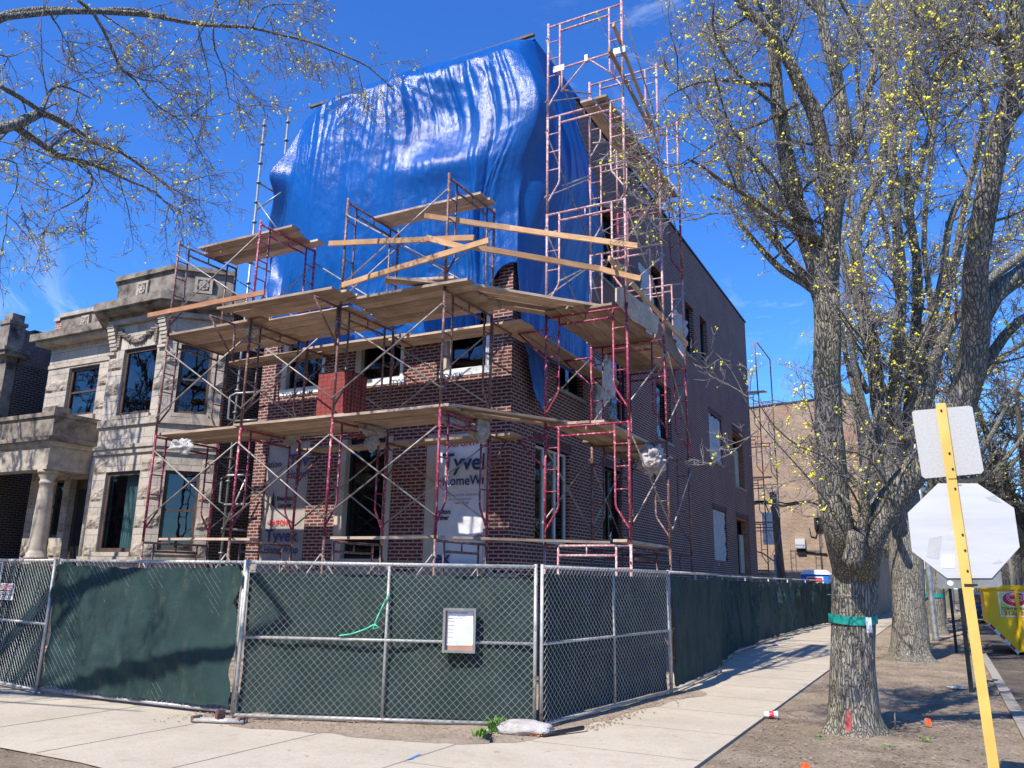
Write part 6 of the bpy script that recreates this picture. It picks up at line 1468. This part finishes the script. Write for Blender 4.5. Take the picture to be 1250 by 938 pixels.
for k in range(34):  # remaining crown, most of it beyond the frame: it shades fence and sidewalk
    a = TL.r.uniform(0, 2*PI); d = Vector((math.cos(a), math.sin(a)*.9, TL.r.uniform(.5, 1.3)))
    st_ = tb+Vector((0, 0, TL.r.uniform(3.8, 5.2))); L_ = TL.r.uniform(3.2, 5.2)
    e = st_+d.normalized()*L_; px, py = prj(e) if (e-CAM).dot(FW) > .5 else (-999, 0)
    md_ = st_+d.normalized()*L_*.6; qx, qy = prj(md_) if (md_-CAM).dot(FW) > .5 else (-999, 0)
    if (qx > -60 and -300 < qy < 900) or (px > 20 and -200 < py < 900): continue
    TL.limb([st_, st_+d.normalized()*L_*.5+Vector((0, 0, .15)), e], .05, .015, 8, .7, 1.3, bl=2, tw=.4)
TL.finish('overhanging_tree', 'bare budding tree whose branches reach in across the sky at the upper left', 'tree')
# shading tree in front, all of it outside the frame (its shadow dapples the tarp, stone house and sidewalk)
# ---------- far trees at right
def fartree(label, x, y, h, r, seed, spread=1.):
    T = Tree(seed, 'twigfar', 'budpale', .05, .10, .012, .75); rr = T.r
    trunkmesh(T.trunk, [(x, y, -.1), (x, y, .3), (x+.1, y, h*.28)], [r*1.25, r, r*.85], 16, r*.4, .05, seed)
    for k in range(9):
        a = rr.uniform(0, 2*PI); up_ = rr.uniform(.9, 2.2); d = Vector((math.cos(a)*spread, math.sin(a)*spread, up_)).normalized(); L_ = h*rr.uniform(.5, .72); s0 = Vector((x+.1, y, h*rr.uniform(.2, .28)))
        T.limb([s0, s0+d*L_*.5+Vector((0, 0, .3)), s0+d*L_+Vector((0, 0, L_*.12))], r*.5, r*.1, 6, .55, 2.8, bl=2, tw=.8)
    return T.finish('street_tree', label, 'tree', 'street trees along the curb')
fartree('bare street tree behind the grey lamp post, third along the near curb', -.35, 34, 12, .30, 31)
fartree('bare street tree farther along the near curb above the parked cars', -.3, 44, 12, .3, 32)
fartree('large bare tree rising behind the yellow dumpster', 3.1, 37, 12, .55, 33, 1.1)
fartree('bare tree across the street far behind the dumpster', 9., 46, 13, .4, 34, 1.1)
fartree('pale bare tree in the distance left of the sign plate', .2, 62, 13, .35, 35)
fartree('bare tree across the street nearer the right edge', 9.5, 33, 12, .4, 36, 1.1)
m = MB().mat('teal'); pc = ZQ(1125, 728); pc = atY(1127, 727, 33.7); m.poly([(-.35, 34, pc.z-.07), (-.35, 34, pc.z+.07)], .33, 24, False); tag(m.build('trunk_wrap'), 'teal plastic band on the trunk of the third street tree', 'plastic band', 'teal bands round the street trees')

TD = Tree(77, 'twigfar', 'budpale', .08, .12, .02, .6)
for k in range(30):
    Y_ = TD.r.uniform(75, 190); X_ = TD.r.choice((TD.r.uniform(-1.5, .2), TD.r.uniform(6, 15), TD.r.uniform(1, 14))); Y_ = Y_ if X_ < .5 or X_ > 8 else 200
    TD.br.poly([(X_, Y_, -.1), (X_+.1, Y_, 4), (X_, Y_, 9)], [.35, .25, .1], 6)
    for q in range(8): a = TD.r.uniform(0, 6.3); s0 = Vector((X_, Y_, TD.r.uniform(2.2, 8))); TD.branch(s0, Vector((math.cos(a), math.sin(a), TD.r.uniform(.4, 1.6))), TD.r.uniform(2.5, 5), .07, .2, 1, 2, .55)
mm_ = MB(); mm_.mat('twigfar')
to = TD.br; off = len(to.v); to.mats.append(MAT['twigfar']); ti = len(to.mats)-1
to.v += TD.tw.v; to.f += [tuple(i+off for i in f) for f in TD.tw.f]; to.m += [ti]*len(TD.tw.f); to.smooth += TD.tw.smooth
to.build('distant_trees', props=dict(kind='stuff', label='hazy mass of bare trees at the far end of the street'))
# ---------- street behind the camera, mirrored in the windows
for k, (x0, x1, h_, mt) in enumerate([(-80+8.4*q, -72.6+8.4*q, 8.6+.5*(q % 3), ('pinkbrick', 'darkbrick', 'farred', 'brownbrick')[q % 4]) for q in range(11)]):
    t = thing('row_house', 'two storey brick row house across the street behind the viewer', 'house', 'row houses across the street')
    m = MB().mat(mt); m.box(x0, x1, -34, -22, 0, h_); m.build('wall', t); m = MB().mat('stonedark'); m.box(x0-.1, x1+.1, -34, -21.8, h_, h_+.3); m.build('cornice', t)
    for i in range(3):
        for z_ in (1.6, 5.2): m = MB().mat('interior'); m.box(x0+.8+i*2.3, x0+2.1+i*2.3, -21.99, -21.95, z_, z_+1.8); m.build('window', t)
fartree('bare tree on the front parkway beyond the left edge, nearer one', -22.5, 3.6, 12.5, .3, 41, 1.2)
fartree('bare tree on the front parkway beyond the left edge, farther one', -33, 3.4, 12.5, .3, 42, 1.2)
fartree('bare tree on the front parkway just beyond the left edge', -17.8, 4.6, 12.5, .26, 44, .75)
fartree('bare tree across the street behind the viewer', -8, -13, 12, .3, 43, 1.1)
fb = thing('brick_apartment_building', 'brown brick apartment building far across the street at the right edge', 'building')
m = MB().mat('pinkbrick'); m.box(11.5, 30, 140, 230, 0, 13.5); m.build('wall', fb); m = MB().mat('stonedark'); m.box(11.3, 30, 139.8, 230, 13.5, 14); m.build('cornice', fb)
for k in range(9):
    for z_ in (1.5, 4.6, 7.6): m = MB().mat('interior'); m.box(11.43, 11.48, 142+k*9, 145+k*9, z_, z_+1.7); m.build('window', fb)
for k in range(2):
    for z_ in (1.5, 4.6, 7.6): m = MB().mat('interior'); m.box(14+k*6, 16+k*6, 139.93, 139.98, z_, z_+1.7); m.build('window', fb)

# ================================================================ SKY AND SUN
EL, DX = math.radians(48.5), .16
sd = Vector((-DX, -math.sqrt(1-DX*DX), 0))*math.cos(EL)+Vector((0, 0, math.sin(EL)))
w = bpy.data.worlds.new('World'); scene.world = w; w.use_nodes = True; nt = w.node_tree
bg = nt.nodes['Background']; sky = nt.nodes.new('ShaderNodeTexSky'); sky.sky_type = 'NISHITA'; sky.sun_disc = False
sky.sun_elevation = EL; sky.sun_rotation = math.atan2(sd.x, sd.y); sky.air_density = 1.0; sky.dust_density = .25; sky.ozone_density = 3.2; sky.altitude = 200
tc = nt.nodes.new('ShaderNodeTexCoord'); mp = nt.nodes.new('ShaderNodeMapping'); mp.inputs['Scale'].default_value = (2.2, 2.2, 5.); nt.links.new(tc.outputs['Generated'], mp.inputs[0])
n1 = noi(nt, mp.outputs[0], 2.6, 9, .68, 1.4); n2 = noi(nt, mp.outputs[0], .9, 2, .5)
f1 = ramp(nt, n1, [(.54, (0, 0, 0)), (.78, (1, 1, 1))]); f2 = ramp(nt, n2, [(.48, (0, 0, 0)), (.62, (1, 1, 1))])
mm = N(nt, 'ShaderNodeMath', operation='MULTIPLY'); nt.links.new(f1, mm.inputs[0]); nt.links.new(f2, mm.inputs[1])
mk = N(nt, 'ShaderNodeMath', operation='MULTIPLY'); nt.links.new(mm.outputs[0], mk.inputs[0]); mk.inputs[1].default_value = .38
hs = nt.nodes.new('ShaderNodeHueSaturation'); hs.inputs['Saturation'].default_value = 1.18; hs.inputs['Hue'].default_value = .508; nt.links.new(sky.outputs[0], hs.inputs['Color'])
tn = mixc(nt, 1., hs.outputs[0], (.58, 1.0, 1.42), 'MULTIPLY'); c = mixc(nt, mk.outputs[0], tn, (5.5, 6.2, 7.4))
nt.links.new(c, bg.inputs[0]); bg.inputs[1].default_value = .13
sl = bpy.data.lights.new('sun', 'SUN'); sl.energy = 4.9; sl.angle = math.radians(.53); sl.color = (1, .925, .82)
so_ = bpy.data.objects.new('sun', sl); COL.objects.link(so_); so_.rotation_euler = (-sd).to_track_quat('-Z', 'Y').to_euler(); so_.location = (0, -20, 30)
scene.view_settings.view_transform = 'Standard'; scene.view_settings.look = 'None'; scene.view_settings.gamma = 1; scene.view_settings.use_curve_mapping = False
scene.view_settings.exposure = .55
scene.cycles.max_bounces = 6; scene.cycles.transparent_max_bounces = 10; scene.cycles.use_denoising = True
for o in bpy.data.objects:
    if 'label' in o and len(o['label'].split()) > 16: print('LONG', o.name, o['label'])
